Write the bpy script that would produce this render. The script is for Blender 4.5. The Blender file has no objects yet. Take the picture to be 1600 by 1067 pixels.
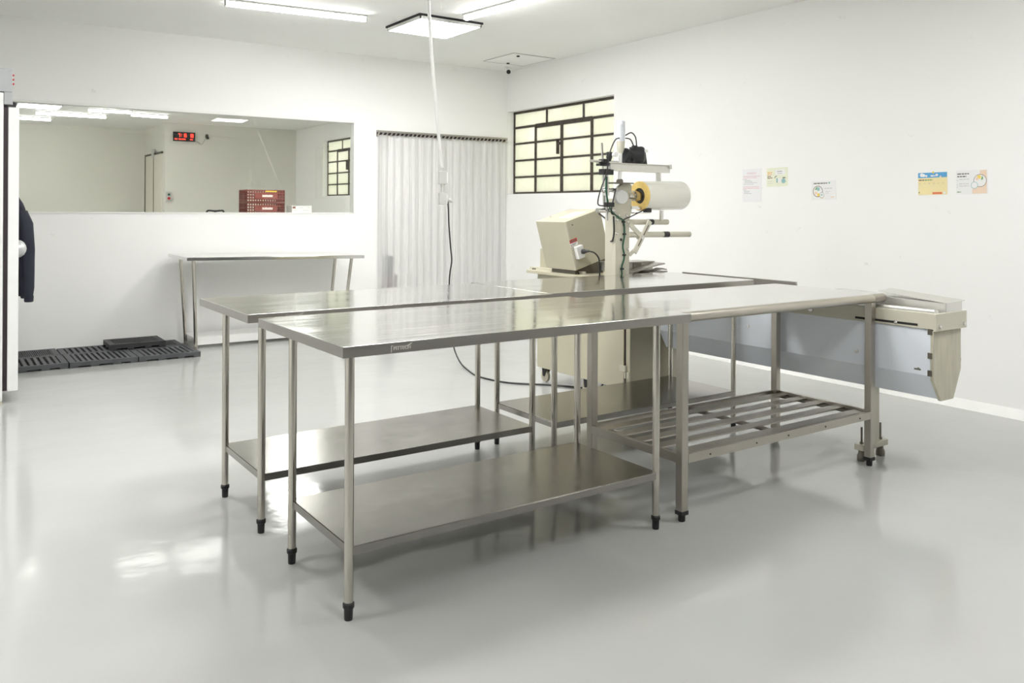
import bpy, bmesh, math, random
from mathutils import Vector, Matrix
random.seed(7)
SC = bpy.context.scene
C = SC.collection
R = math.radians
PI = math.pi

# ------------------------------------------------------------------ camera, world, exposure
F_PX, YAW, HOR, ROLL, CAM_Z = 1304.0, R(34.75), 326.5, R(0.30), 1.375
cam_d = bpy.data.cameras.new('camera')
cam_d.sensor_width = 36.0
cam_d.sensor_fit = 'HORIZONTAL'
cam_d.lens = F_PX * 36.0 / 1600.0
cam_d.shift_y = -(533.5 - HOR) / 1600.0
cam_d.clip_start = 0.05
cam = bpy.data.objects.new('camera', cam_d)
C.objects.link(cam)
_f = Vector((math.sin(YAW), math.cos(YAW), 0))
_r = Vector((math.cos(YAW), -math.sin(YAW), 0))
_u = Vector((0, 0, 1))
_r2 = _r * math.cos(ROLL) + _u * math.sin(ROLL)
_u2 = _u * math.cos(ROLL) - _r * math.sin(ROLL)
cam.matrix_world = Matrix(((_r2.x, _u2.x, -_f.x, 0), (_r2.y, _u2.y, -_f.y, 0), (_r2.z, _u2.z, -_f.z, CAM_Z), (0, 0, 0, 1)))
SC.camera = cam

world = bpy.data.worlds.new('overcast_sky')
SC.world = world
world.use_nodes = True
_bg = world.node_tree.nodes['Background']
_bg.inputs[0].default_value = (1.0, 0.985, 0.93, 1)
_bg.inputs[1].default_value = 2.05

SC.view_settings.view_transform = 'Standard'
SC.view_settings.look = 'None'
SC.view_settings.gamma = 1.0
SC.view_settings.use_curve_mapping = False
SC.view_settings.exposure = 0.06
SC.cycles.use_denoising = True
SC.cycles.max_bounces = 14
SC.cycles.diffuse_bounces = 8
SC.cycles.glossy_bounces = 6
SC.cycles.transmission_bounces = 8
SC.cycles.transparent_max_bounces = 24
SC.cycles.sample_clamp_indirect = 8.0

LAMP_PANEL = 42.0      # emission of the square ceiling panels
LAMP_TUBE = 29.0      # emission of the linear fittings
LAMP_BEYOND = 22.0
LAMP_NEAR = 36.0     # unseen panels added over the near half to balance the room light

# ------------------------------------------------------------------ materials
def new_mat(name):
    m = bpy.data.materials.new(name)
    m.use_nodes = True
    nt = m.node_tree
    b = nt.nodes['Principled BSDF']
    return m, nt, b

def noise(nt, scale, detail=3.0, stretch=None, rough=0.5, coord='Object'):
    tc = nt.nodes.new('ShaderNodeTexCoord')
    mp = nt.nodes.new('ShaderNodeMapping')
    if stretch: mp.inputs['Scale'].default_value = stretch
    n = nt.nodes.new('ShaderNodeTexNoise')
    n.inputs['Scale'].default_value = scale
    n.inputs['Detail'].default_value = detail
    n.inputs['Roughness'].default_value = rough
    nt.links.new(tc.outputs[coord], mp.inputs[0])
    nt.links.new(mp.outputs[0], n.inputs['Vector'])
    return n

def ramp(nt, src, stops):
    r = nt.nodes.new('ShaderNodeValToRGB')
    e = r.color_ramp.elements
    while len(e) < len(stops): e.new(0.5)
    for el, (p, c) in zip(e, stops):
        el.position = p
        el.color = c if len(c) == 4 else (*c, 1)
    nt.links.new(src, r.inputs[0])
    return r

def g(v): return (v, v, v, 1)

def plain(name, col, rough=0.5, metal=0.0, var=0.06, scale=9.0, bump=0.0, coat=0.0, spec=0.5, stretch=None):
    m, nt, b = new_mat(name)
    n = noise(nt, scale, 4, stretch)
    lo = tuple(c * (1 - var) for c in col)
    hi = tuple(min(1, c * (1 + var)) for c in col)
    r = ramp(nt, n.outputs['Fac'], [(0.3, lo), (0.7, hi)])
    nt.links.new(r.outputs[0], b.inputs['Base Color'])
    b.inputs['Roughness'].default_value = rough
    b.inputs['Metallic'].default_value = metal
    b.inputs['Specular IOR Level'].default_value = spec
    b.inputs['Coat Weight'].default_value = coat
    if bump:
        bp = nt.nodes.new('ShaderNodeBump')
        bp.inputs['Strength'].default_value = bump
        bp.inputs['Distance'].default_value = 0.01
        nt.links.new(n.outputs['Fac'], bp.inputs['Height'])
        nt.links.new(bp.outputs[0], b.inputs['Normal'])
    return m

def steel(name, col, r0, r1, stretch, scale=3.0, bump=0.02, wave=0.0):
    m, nt, b = new_mat(name)
    b.inputs['Metallic'].default_value = 1.0
    n = noise(nt, scale, 6, stretch, 0.65)
    c = ramp(nt, n.outputs['Fac'], [(0.25, tuple(x * 0.93 for x in col)), (0.75, col)])
    nt.links.new(c.outputs[0], b.inputs['Base Color'])
    mr = nt.nodes.new('ShaderNodeMapRange')
    mr.inputs['From Min'].default_value = 0.3
    mr.inputs['From Max'].default_value = 0.7
    mr.inputs['To Min'].default_value = r0
    mr.inputs['To Max'].default_value = r1
    nt.links.new(n.outputs['Fac'], mr.inputs['Value'])
    nt.links.new(mr.outputs[0], b.inputs['Roughness'])
    bp = nt.nodes.new('ShaderNodeBump')
    bp.inputs['Strength'].default_value = bump
    bp.inputs['Distance'].default_value = 0.002
    nt.links.new(n.outputs['Fac'], bp.inputs['Height'])
    last = bp
    if wave:
        w = noise(nt, 2.2, 1.5, (1, 1.6, 1))
        b2 = nt.nodes.new('ShaderNodeBump')
        b2.inputs['Strength'].default_value = wave
        b2.inputs['Distance'].default_value = 0.02
        nt.links.new(w.outputs['Fac'], b2.inputs['Height'])
        nt.links.new(bp.outputs[0], b2.inputs['Normal'])
        last = b2
    nt.links.new(last.outputs[0], b.inputs['Normal'])
    return m

def emit(name, col, s):
    m, nt, b = new_mat(name)
    b.inputs['Base Color'].default_value = (*col, 1)
    b.inputs['Emission Color'].default_value = (*col, 1)
    b.inputs['Emission Strength'].default_value = s
    return m

M = {}
def wall_paint(name, col):
    m, nt, b = new_mat(name)
    big = noise(nt, 0.9, 3)
    c = ramp(nt, big.outputs['Fac'], [(0.3, tuple(x * 0.985 for x in col)), (0.7, col)])
    sc = noise(nt, 7.0, 8, (1, 1, 1.4), 0.7)          # small scuffs and chips
    k = ramp(nt, sc.outputs['Fac'], [(0.655, g(0)), (0.73, g(0.35))])
    mx = nt.nodes.new('ShaderNodeMix')
    mx.data_type = 'RGBA'
    nt.links.new(k.outputs[0], mx.inputs[0])
    nt.links.new(c.outputs[0], mx.inputs[6])
    mx.inputs[7].default_value = (0.55, 0.53, 0.48, 1)
    nt.links.new(mx.outputs[2], b.inputs['Base Color'])
    b.inputs['Roughness'].default_value = 0.45
    b.inputs['Specular IOR Level'].default_value = 0.3
    n = noise(nt, 5.0, 6)
    bp = nt.nodes.new('ShaderNodeBump')
    bp.inputs['Strength'].default_value = 0.25
    bp.inputs['Distance'].default_value = 0.008
    nt.links.new(n.outputs['Fac'], bp.inputs['Height'])
    nt.links.new(bp.outputs[0], b.inputs['Normal'])
    return m
M['wall'] = wall_paint('white_wall_paint', (0.90, 0.90, 0.885))
M['ceiling'] = plain('ceiling_paint', (0.88, 0.88, 0.86), 0.8, var=0.01, scale=1.5)
M['rear_wall'] = plain('mid_grey_wall_paint', (0.24, 0.24, 0.235), 0.6, var=0.03)
M['beyond'] = plain('grey_white_wall_paint', (0.72, 0.705, 0.65), 0.6, var=0.02, scale=1.2)
M['trim'] = plain('white_enamel', (0.84, 0.84, 0.82), 0.4, var=0.02)

def floor_mat():
    m, nt, b = new_mat('grey_epoxy_floor')
    n = noise(nt, 0.6, 4)
    c = ramp(nt, n.outputs['Fac'], [(0.3, (0.415, 0.422, 0.408)), (0.7, (0.455, 0.462, 0.446))])
    st = noise(nt, 3.0, 8, (1, 1, 1), 0.75)
    k = ramp(nt, st.outputs['Fac'], [(0.67, g(0)), (0.75, g(0.3))])
    mx = nt.nodes.new('ShaderNodeMix')
    mx.data_type = 'RGBA'
    nt.links.new(k.outputs[0], mx.inputs[0])
    nt.links.new(c.outputs[0], mx.inputs[6])
    mx.inputs[7].default_value = (0.42, 0.41, 0.36, 1)
    nt.links.new(mx.outputs[2], b.inputs['Base Color'])
    b.inputs['Roughness'].default_value = 0.10
    b.inputs['Specular IOR Level'].default_value = 0.5
    w = noise(nt, 1.6, 2)
    f = noise(nt, 14.0, 3)
    b1 = nt.nodes.new('ShaderNodeBump')
    b1.inputs['Strength'].default_value = 0.3
    b1.inputs['Distance'].default_value = 0.02
    nt.links.new(w.outputs['Fac'], b1.inputs['Height'])
    b2 = nt.nodes.new('ShaderNodeBump')
    b2.inputs['Strength'].default_value = 0.10
    b2.inputs['Distance'].default_value = 0.006
    nt.links.new(f.outputs['Fac'], b2.inputs['Height'])
    nt.links.new(b1.outputs[0], b2.inputs['Normal'])
    nt.links.new(b2.outputs[0], b.inputs['Normal'])
    return m
M['floor'] = floor_mat()
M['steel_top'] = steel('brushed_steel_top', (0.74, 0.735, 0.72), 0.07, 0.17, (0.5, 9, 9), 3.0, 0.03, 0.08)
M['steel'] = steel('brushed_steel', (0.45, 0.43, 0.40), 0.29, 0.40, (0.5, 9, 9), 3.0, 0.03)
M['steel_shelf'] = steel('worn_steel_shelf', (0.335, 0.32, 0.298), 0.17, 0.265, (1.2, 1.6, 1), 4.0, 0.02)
M['steel_tube'] = steel('steel_tube', (0.60, 0.57, 0.515), 0.12, 0.20, (6, 6, 0.7), 3.0, 0.03)
M['steel_square'] = steel('square_steel_tube', (0.50, 0.47, 0.42), 0.29, 0.42, (5, 5, 0.8), 4.0, 0.06)
M['chrome'] = steel('bright_machined_steel', (0.78, 0.77, 0.75), 0.10, 0.2, (1, 1, 1), 6.0, 0.01)
M['aluminium'] = steel('extruded_aluminium', (0.80, 0.79, 0.76), 0.3, 0.42, (9, 0.6, 9), 3.0, 0.02)
M['rubber'] = plain('black_rubber', (0.012, 0.012, 0.014), 0.45, var=0.2)
M['black'] = plain('black_plastic', (0.018, 0.018, 0.02), 0.4, var=0.2)
M['dark_gap'] = plain('dark_gap', (0.02, 0.018, 0.018), 0.8)
M['mark'] = plain('etched_mark', (0.85, 0.84, 0.80), 0.6, metal=0.2)
M['tan'] = plain('beige_machine_enamel', (0.50, 0.47, 0.355), 0.38, var=0.02, scale=4)
M['tan_light'] = plain('pale_machine_enamel', (0.58, 0.56, 0.46), 0.38, var=0.02)
M['tan_mid'] = plain('beige_column_enamel', (0.50, 0.48, 0.39), 0.38, var=0.02)
M['tan_end'] = plain('worn_beige_enamel', (0.53, 0.50, 0.40), 0.45, var=0.10, scale=6, stretch=(6, 6, 0.8))
M['white_plastic'] = plain('white_plastic', (0.82, 0.82, 0.80), 0.35, var=0.02)
M['grey_plastic'] = plain('pale_grey_plastic', (0.54, 0.54, 0.52), 0.45, var=0.04)
M['lens'] = plain('milky_lens', (0.70, 0.72, 0.77), 0.3, var=0.03, stretch=(1, 1, 9))
M['panel_blue'] = plain('blue_grey_sheet', (0.79, 0.83, 0.90), 0.32, var=0.03, scale=2, spec=0.6)
M['mat_grey'] = plain('dark_grey_plastic', (0.075, 0.078, 0.085), 0.55, var=0.12, scale=14, bump=0.1)
M['mat_black'] = plain('black_grid_plastic', (0.035, 0.035, 0.038), 0.5, var=0.15, scale=14, bump=0.1)
M['mat_gap'] = plain('mat_recess', (0.012, 0.012, 0.013), 0.8)
M['window_steel'] = plain('brown_black_steel', (0.060, 0.048, 0.038), 0.6, var=0.35, scale=20, bump=0.2)
M['cloth'] = plain('navy_cloth', (0.016, 0.018, 0.030), 0.9, var=0.3, scale=6, bump=0.5)
M['grey_box'] = plain('grey_enamel', (0.36, 0.37, 0.38), 0.4, var=0.03)
M['cabinet_white'] = plain('white_cabinet_enamel', (0.80, 0.81, 0.80), 0.35, var=0.02)
M['gasket'] = plain('brown_black_gasket', (0.030, 0.018, 0.022), 0.6)
M['knob'] = plain('satin_grey_knob', (0.52, 0.53, 0.53), 0.35, metal=0.4, var=0.08)
M['red'] = plain('red_plastic', (0.55, 0.03, 0.03), 0.4)
M['green'] = plain('green_wire', (0.012, 0.085, 0.045), 0.5)
M['film_edge'] = plain('yellow_roll_end', (0.72, 0.52, 0.17), 0.4, var=0.08, scale=30)
M['film'] = plain('cream_film', (0.80, 0.79, 0.71), 0.22, var=0.02, coat=0.4)
M['crate'] = plain('brick_red_plastic', (0.20, 0.045, 0.035), 0.55, var=0.2, scale=25)
M['crate_dark'] = plain('dark_crate_plastic', (0.06, 0.05, 0.05), 0.6, var=0.2)
M['crate_blue'] = plain('slate_crate_plastic', (0.16, 0.19, 0.26), 0.6, var=0.2)
M['print_white'] = plain('white_print', (0.8, 0.72, 0.68), 0.6)
M['print_yellow'] = plain('yellow_print', (0.72, 0.52, 0.05), 0.6)
M['carton'] = plain('white_carton', (0.80, 0.80, 0.77), 0.6, var=0.02)
M['door'] = plain('cream_door_paint', (0.72, 0.69, 0.60), 0.5, var=0.04, stretch=(8, 8, 0.5))
M['paper'] = plain('white_paper', (0.84, 0.84, 0.835), 0.6, var=0.01)
M['paper_lilac'] = plain('pale_lilac_paper', (0.83, 0.83, 0.845), 0.6, var=0.01)
M['paper_lime'] = plain('pale_lime_paper', (0.80, 0.815, 0.66), 0.6, var=0.03)
M['paper_yellow'] = plain('yellow_print_field', (0.85, 0.73, 0.40), 0.6, var=0.03)
M['paper_salmon'] = plain('salmon_print_field', (0.82, 0.65, 0.51), 0.6, var=0.03)
M['ink_red'] = plain('faded_red_ink', (0.72, 0.38, 0.40), 0.7)
M['ink_grey'] = plain('faded_grey_ink', (0.48, 0.48, 0.48), 0.7)
M['ink_dark'] = plain('dark_ink', (0.16, 0.17, 0.13), 0.7)
M['ink_brown'] = plain('brown_ink', (0.20, 0.13, 0.08), 0.7)
M['ink_blue'] = plain('sky_blue_ink', (0.10, 0.36, 0.66), 0.7)
M['ink_teal'] = plain('teal_ink', (0.30, 0.50, 0.50), 0.7)
M['ink_orange'] = plain('orange_ink', (0.74, 0.40, 0.16), 0.7)
M['ink_vermilion'] = plain('vermilion_ink', (0.76, 0.22, 0.10), 0.7)
M['ink_green'] = plain('leaf_green_ink', (0.16, 0.34, 0.12), 0.7)
M['ink_yellow'] = plain('egg_yellow_ink', (0.82, 0.62, 0.10), 0.7)
M['led'] = emit('red_led', (1.0, 0.05, 0.03), 3.0)
M['lamp_panel'] = emit('lit_panel_diffuser', (1.0, 0.99, 0.975), LAMP_PANEL)
M['lamp_near'] = emit('added_near_panel_diffuser', (1.0, 0.99, 0.975), LAMP_NEAR)
M['lamp_tube'] = emit('lit_tube_diffuser', (1.0, 0.99, 0.975), LAMP_TUBE)
M['lamp_soft'] = emit('dimmed_panel_over_glass', (1.0, 0.99, 0.975), 5.0)
M['lamp_fill_beyond'] = emit('added_fill_panel_next_room', (1.0, 0.99, 0.975), 58.0)  # unseen fill panels, added to brighten the next room
M['lamp_beyond'] = emit('lit_diffuser_next_room', (1.0, 0.99, 0.975), LAMP_BEYOND)

def pane_mat():
    m, nt, b = new_mat('ribbed_frosted_glass')
    out = nt.nodes['Material Output']
    nt.nodes.remove(b)
    n = noise(nt, 2.5, 4)
    c = ramp(nt, n.outputs['Fac'], [(0.3, (0.76, 0.78, 0.68)), (0.55, (0.81, 0.81, 0.73)), (0.8, (0.87, 0.87, 0.82))])
    tr = nt.nodes.new('ShaderNodeBsdfTranslucent')
    nt.links.new(c.outputs[0], tr.inputs[0])
    gl = nt.nodes.new('ShaderNodeBsdfGlossy')
    gl.inputs['Roughness'].default_value = 0.25
    gl.inputs['Color'].default_value = g(0.9)
    wv = nt.nodes.new('ShaderNodeTexWave')
    wv.bands_direction = 'Y'
    wv.inputs['Scale'].default_value = 14
    tc = nt.nodes.new('ShaderNodeTexCoord')
    nt.links.new(tc.outputs['Object'], wv.inputs['Vector'])
    bp = nt.nodes.new('ShaderNodeBump')
    bp.inputs['Strength'].default_value = 0.5
    bp.inputs['Distance'].default_value = 0.01
    nt.links.new(wv.outputs['Fac'], bp.inputs['Height'])
    nt.links.new(bp.outputs[0], gl.inputs['Normal'])
    nt.links.new(bp.outputs[0], tr.inputs['Normal'])
    mx = nt.nodes.new('ShaderNodeMixShader')
    mx.inputs[0].default_value = 0.12
    nt.links.new(tr.outputs[0], mx.inputs[1])
    nt.links.new(gl.outputs[0], mx.inputs[2])
    nt.links.new(mx.outputs[0], out.inputs[0])
    return m
M['pane'] = pane_mat()

def clear_glass():
    m, nt, b = new_mat('clear_window_glass')
    out = nt.nodes['Material Output']
    nt.nodes.remove(b)
    t = nt.nodes.new('ShaderNodeBsdfTransparent')
    t.inputs[0].default_value = (0.95, 0.965, 0.945, 1)
    gl = nt.nodes.new('ShaderNodeBsdfGlossy')
    gl.inputs['Roughness'].default_value = 0.0
    lw = nt.nodes.new('ShaderNodeFresnel')
    lw.inputs[0].default_value = 1.5
    ad = nt.nodes.new('ShaderNodeMath')
    ad.operation = 'MULTIPLY'
    ad.inputs[1].default_value = 0.9
    nt.links.new(lw.outputs[0], ad.inputs[0])
    mx = nt.nodes.new('ShaderNodeMixShader')
    nt.links.new(ad.outputs[0], mx.inputs[0])
    nt.links.new(t.outputs[0], mx.inputs[1])
    nt.links.new(gl.outputs[0], mx.inputs[2])
    nt.links.new(mx.outputs[0], out.inputs[0])
    return m
M['glass'] = clear_glass()

def pvc_mat():
    m, nt, b = new_mat('scuffed_clear_pvc')
    out = nt.nodes['Material Output']
    nt.nodes.remove(b)
    n = noise(nt, 16.0, 5, (1, 1, 0.012), 0.7)
    fac = ramp(nt, n.outputs['Fac'], [(0.30, g(0.42)), (0.7, g(0.80))])
    c = ramp(nt, n.outputs['Fac'], [(0.3, (0.60, 0.605, 0.60)), (0.7, (0.80, 0.80, 0.795))])
    t = nt.nodes.new('ShaderNodeBsdfTransparent')
    t.inputs[0].default_value = (0.97, 0.97, 0.96, 1)
    d = nt.nodes.new('ShaderNodeBsdfDiffuse')
    nt.links.new(c.outputs[0], d.inputs[0])
    tl = nt.nodes.new('ShaderNodeBsdfTranslucent')
    nt.links.new(c.outputs[0], tl.inputs[0])
    m1 = nt.nodes.new('ShaderNodeMixShader')
    m1.inputs[0].default_value = 0.3
    nt.links.new(d.outputs[0], m1.inputs[1])
    nt.links.new(tl.outputs[0], m1.inputs[2])
    m2 = nt.nodes.new('ShaderNodeMixShader')
    nt.links.new(fac.outputs[0], m2.inputs[0])
    nt.links.new(t.outputs[0], m2.inputs[1])
    nt.links.new(m1.outputs[0], m2.inputs[2])
    gl = nt.nodes.new('ShaderNodeBsdfGlossy')
    gl.inputs['Roughness'].default_value = 0.2
    m3 = nt.nodes.new('ShaderNodeMixShader')
    m3.inputs[0].default_value = 0.06
    nt.links.new(m2.outputs[0], m3.inputs[1])
    nt.links.new(gl.outputs[0], m3.inputs[2])
    nt.links.new(m3.outputs[0], out.inputs[0])
    return m
M['pvc'] = pvc_mat()

# ------------------------------------------------------------------ mesh helpers
I4 = Matrix.Identity(4)
ORG = {}

class MB:
    """collects shapes (in world or frame coordinates) and links them as ONE mesh object"""
    def __init__(self, frame=None):
        self.bm = bmesh.new()
        self.f = frame or I4
        self.mi = 0
    def _v(self, p): return self.bm.verts.new(self.f @ Vector(p))
    def face(self, vs):
        try:
            fc = self.bm.faces.new(vs)
            fc.material_index = self.mi
            return fc
        except ValueError:
            return None
    def hexa(self, p):
        v = [self._v(q) for q in p]
        for i in ((0, 3, 2, 1), (4, 5, 6, 7), (0, 1, 5, 4), (1, 2, 6, 5), (2, 3, 7, 6), (3, 0, 4, 7)):
            self.face([v[k] for k in i])
        return self
    def box(self, x0, x1, y0, y1, z0, z1, m=None):
        p = [(x0, y0, z0), (x1, y0, z0), (x1, y1, z0), (x0, y1, z0), (x0, y0, z1), (x1, y0, z1), (x1, y1, z1), (x0, y1, z1)]
        if m is not None: p = [m @ Vector(q) for q in p]
        return self.hexa(p)
    def prism(self, poly, axis, a, b, m=None):
        """poly of 2-D points; axis 'x','y','z' is the extrusion axis from a to b"""
        def P(q, t):
            r = {'x': (t, q[0], q[1]), 'y': (q[0], t, q[1]), 'z': (q[0], q[1], t)}[axis]
            return m @ Vector(r) if m is not None else r
        A = [self._v(P(q, a)) for q in poly]
        B = [self._v(P(q, b)) for q in poly]
        n = len(poly)
        self.face(A[::-1]); self.face(B)
        for i in range(n):
            self.face([A[i], A[(i + 1) % n], B[(i + 1) % n], B[i]])
        return self
    def rings(self, rings, caps=True, closed=True):
        rows = [[self._v(p) for p in r] for r in rings]
        n = len(rows[0])
        for a, b in zip(rows, rows[1:]):
            for i in range(n if closed else n - 1):
                self.face([a[i], a[(i + 1) % n], b[(i + 1) % n], b[i]])
        if caps:
            self.face(rows[0][::-1]); self.face(rows[-1])
        return self
    def lathe(self, p, axis, prof, n=20, caps=True):
        """prof: (distance along axis, radius)"""
        p = Vector(p); ax = Vector(axis).normalized()
        t = Vector((1, 0, 0)) if abs(ax.x) < 0.9 else Vector((0, 1, 0))
        u = ax.cross(t).normalized(); w = ax.cross(u)
        rs = []
        for d, r in prof:
            rs.append([p + ax * d + (u * math.cos(2 * PI * k / n) + w * math.sin(2 * PI * k / n)) * max(r, 1e-4) for k in range(n)])
        return self.rings(rs, caps)
    def cyl(self, p, q, r, n=16, r2=None):
        p = Vector(p); q = Vector(q)
        return self.lathe(p, q - p, [(0, r), ((q - p).length, r if r2 is None else r2)], n)
    def tube(self, pts, r, n=8, sub=6):
        pts = [Vector(p) for p in pts]
        if sub > 1 and len(pts) > 2:
            out = []
            for i in range(len(pts) - 1):
                p0 = pts[max(i - 1, 0)]; p1 = pts[i]; p2 = pts[i + 1]; p3 = pts[min(i + 2, len(pts) - 1)]
                for k in range(sub):
                    t = k / sub
                    out.append(0.5 * ((2 * p1) + (p2 - p0) * t + (2 * p0 - 5 * p1 + 4 * p2 - p3) * t * t + (3 * p1 - p0 - 3 * p2 + p3) * t ** 3))
            out.append(pts[-1]); pts = out
        rs = []
        u = None
        for i, p in enumerate(pts):
            t = (pts[min(i + 1, len(pts) - 1)] - pts[max(i - 1, 0)]).normalized()
            if u is None:
                a = Vector((0, 0, 1)) if abs(t.z) < 0.9 else Vector((1, 0, 0))
                u = t.cross(a).normalized()
            else:
                u = (u - t * u.dot(t)).normalized()
            w = t.cross(u)
            rs.append([p + (u * math.cos(2 * PI * k / n) + w * math.sin(2 * PI * k / n)) * r for k in range(n)])
        return self.rings(rs)
    def disc(self, c, u, v, r, n=24, ry=None):
        c = Vector(c); u = Vector(u); v = Vector(v)
        ry = r if ry is None else ry
        self.face([self._v(c + u * (r * math.cos(2 * PI * k / n)) + v * (ry * math.sin(2 * PI * k / n))) for k in range(n)])
        return self
    def build(self, name, mat, parent=None, bevel=0.0, seg=2, sharp=35):
        me = bpy.data.meshes.new(name)
        bmesh.ops.recalc_face_normals(self.bm, faces=self.bm.faces)
        if parent is not None:
            o = ORG[parent.name]
            bmesh.ops.translate(self.bm, verts=self.bm.verts, vec=-o)
        self.bm.to_mesh(me); self.bm.free()
        for mm in (mat if isinstance(mat, (list, tuple)) else [mat]): me.materials.append(M[mm])
        for p in me.polygons: p.use_smooth = True
        me.set_sharp_from_angle(angle=R(sharp))
        ob = bpy.data.objects.new(name, me)
        C.objects.link(ob)
        if parent is not None:
            ob.parent = parent
            ORG[ob.name] = ORG[parent.name]
        else:
            ORG[ob.name] = Vector((0, 0, 0))
        if bevel:
            b = ob.modifiers.new('soft_edges', 'BEVEL')
            b.width = bevel; b.segments = seg; b.limit_method = 'ANGLE'; b.angle_limit = R(40)
            b.harden_normals = True
        return ob

def tag(o, label, cat, group=None, kind=None):
    o['label'] = label; o['category'] = cat
    if group: o['group'] = group
    if kind: o['kind'] = kind
    return o

def thing(name, label, cat, loc, group=None):
    o = bpy.data.objects.new(name, None)
    o.empty_display_size = 0.1
    C.objects.link(o)
    o.location = loc
    ORG[o.name] = Vector(loc)
    return tag(o, label, cat, group)

def structure(o):
    o['kind'] = 'structure'
    return o

def copy_tree(o, loc, parent=None):
    c = o.copy(); C.objects.link(c)
    if parent is None: c.location = loc
    else: c.parent = parent
    for ch in list(o.children): copy_tree(ch, None, c)
    return c

def text_into(mb, body, size, m, depth=0.0004, bold=0.0):
    """flat lettering, in the local plane x right / y up of matrix m"""
    cu = bpy.data.curves.new('lettering', 'FONT')
    cu.body = body; cu.size = size; cu.extrude = depth; cu.offset = bold
    cu.resolution_u = 3
    ob = bpy.data.objects.new('lettering', cu)
    C.objects.link(ob)
    dg = bpy.context.evaluated_depsgraph_get()
    me = bpy.data.meshes.new_from_object(ob.evaluated_get(dg))
    vs = [mb._v(m @ v.co) for v in me.vertices]
    for p in me.polygons: mb.face([vs[i] for i in p.vertices])
    bpy.data.objects.remove(ob); bpy.data.meshes.remove(me); bpy.data.curves.remove(cu)

# ------------------------------------------------------------------ the room
ZC = 3.12
def wall_frame(p0, p1):
    """local x along the wall, local y up, local z out of the wall into the room"""
    e = (Vector(p1) - Vector(p0)); e.z = 0; e.normalize()
    up = Vector((0, 0, 1)); n = e.cross(up)
    return Matrix(((e.x, up.x, n.x, p0[0]), (e.y, up.y, n.y, p0[1]), (e.z, up.z, n.z, 0), (0, 0, 0, 1)))
FB = wall_frame((0.6, 8.90, 0), (5.99, 8.74, 0))        # wall with the glass
FR = wall_frame((5.99, 8.74, 0), (5.94, 2.60, 0))       # wall with the posters
XL, YF = -2.2, -3.5

structure(MB().box(XL - 0.2, 6.4, YF - 0.2, 18.6, -0.12, 0).build('floor', 'floor'))
structure(MB().box(XL - 0.2, 6.4, YF - 0.2, 8.95, ZC, ZC + 0.15).build('ceiling', 'ceiling'))
# back wall: hole for the long window and for the doorway
b = MB(FB)
WL, WR, WB, WT = -0.75, 3.335, 1.312, 2.362
DL, DR, DT = 3.675, 5.37, 2.225
TH = -0.14
b.box(-3.0, WL, 0, ZC, TH, 0)
b.box(WL, WR, 0, WB, TH, 0)
b.box(WL, WR, WT, ZC, TH, 0)
b.box(WR, DL, 0, ZC, TH, 0)
b.box(DL, DR, DT, ZC, TH, 0)
b.box(DR, 5.40, 0, ZC, TH, 0)
structure(b.build('wall_back', 'wall'))
# long wall on the right, shared with the next room; three steel windows
W1 = (0.004, 2.03, 1.563, 2.605)
W3 = (6.25, 7.55, 1.563, 2.605)
W2 = (-6.23, -4.2, 1.60, 2.64)
b = MB(FR)
TW = -0.19
SE, SS = -9.9, 12.3
b.box(SE, W2[0], 0, 3.2, TW, 0)
for i, w in enumerate((W2, W1, W3)):
    nxt = [W1[0], W3[0], SS][i]
    b.box(w[0], w[1], 0, w[2], TW, 0)
    b.box(w[0], w[1], w[3], 3.2, TW, 0)
    b.box(w[1], nxt, 0, 3.2, TW, 0)
structure(b.build('wall_right', 'wall'))
# the back wall returns into the window reveal at the corner
structure(MB().box(XL - 0.2, XL, YF, 18.5, 0, 3.2).build('wall_left', 'wall'))
structure(MB().box(XL, 6.2, YF - 0.15, YF, 0, 3.2).build('wall_front', 'rear_wall'))
structure(MB(FR).prism([(0, 0), (0.05, 0), (0.012, 0.055), (0, 0.06)], 'x', 0.01, SS,
                       Matrix(((1, 0, 0, 0), (0, 0, 1, 0), (0, 1, 0, 0), (0, 0, 0, 1)))).build('baseboard_right', 'trim'))
# next room
YW = 16.43
structure(MB().box(XL, 6.2, 8.93, 18.6, 2.95, 3.1).build('ceiling_beyond', 'ceiling'))
structure(MB().box(3.54, 6.2, YW, 18.5, 0, 3.0).build('wall_beyond', 'beyond'))
structure(MB().box(XL, 3.54, 18.3, 18.5, 0, 3.0).build('wall_far', 'beyond'))
# window glass and its aluminium frame
gl = MB(FB).box(WL, WR, WB, WT, -0.075, -0.069).build('window_1', 'glass')
structure(gl)
fr = MB(FB)
for (a, c, d, e) in ((WL, WR, WT - 0.022, WT), (WL, WR, WB, WB + 0.012), (WR - 0.018, WR, WB, WT), (WL, WL + 0.018, WB, WT)):
    fr.box(a, c, d, e, -0.10, 0.008)
structure(fr.build('window_frame', 'trim', gl))

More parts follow.
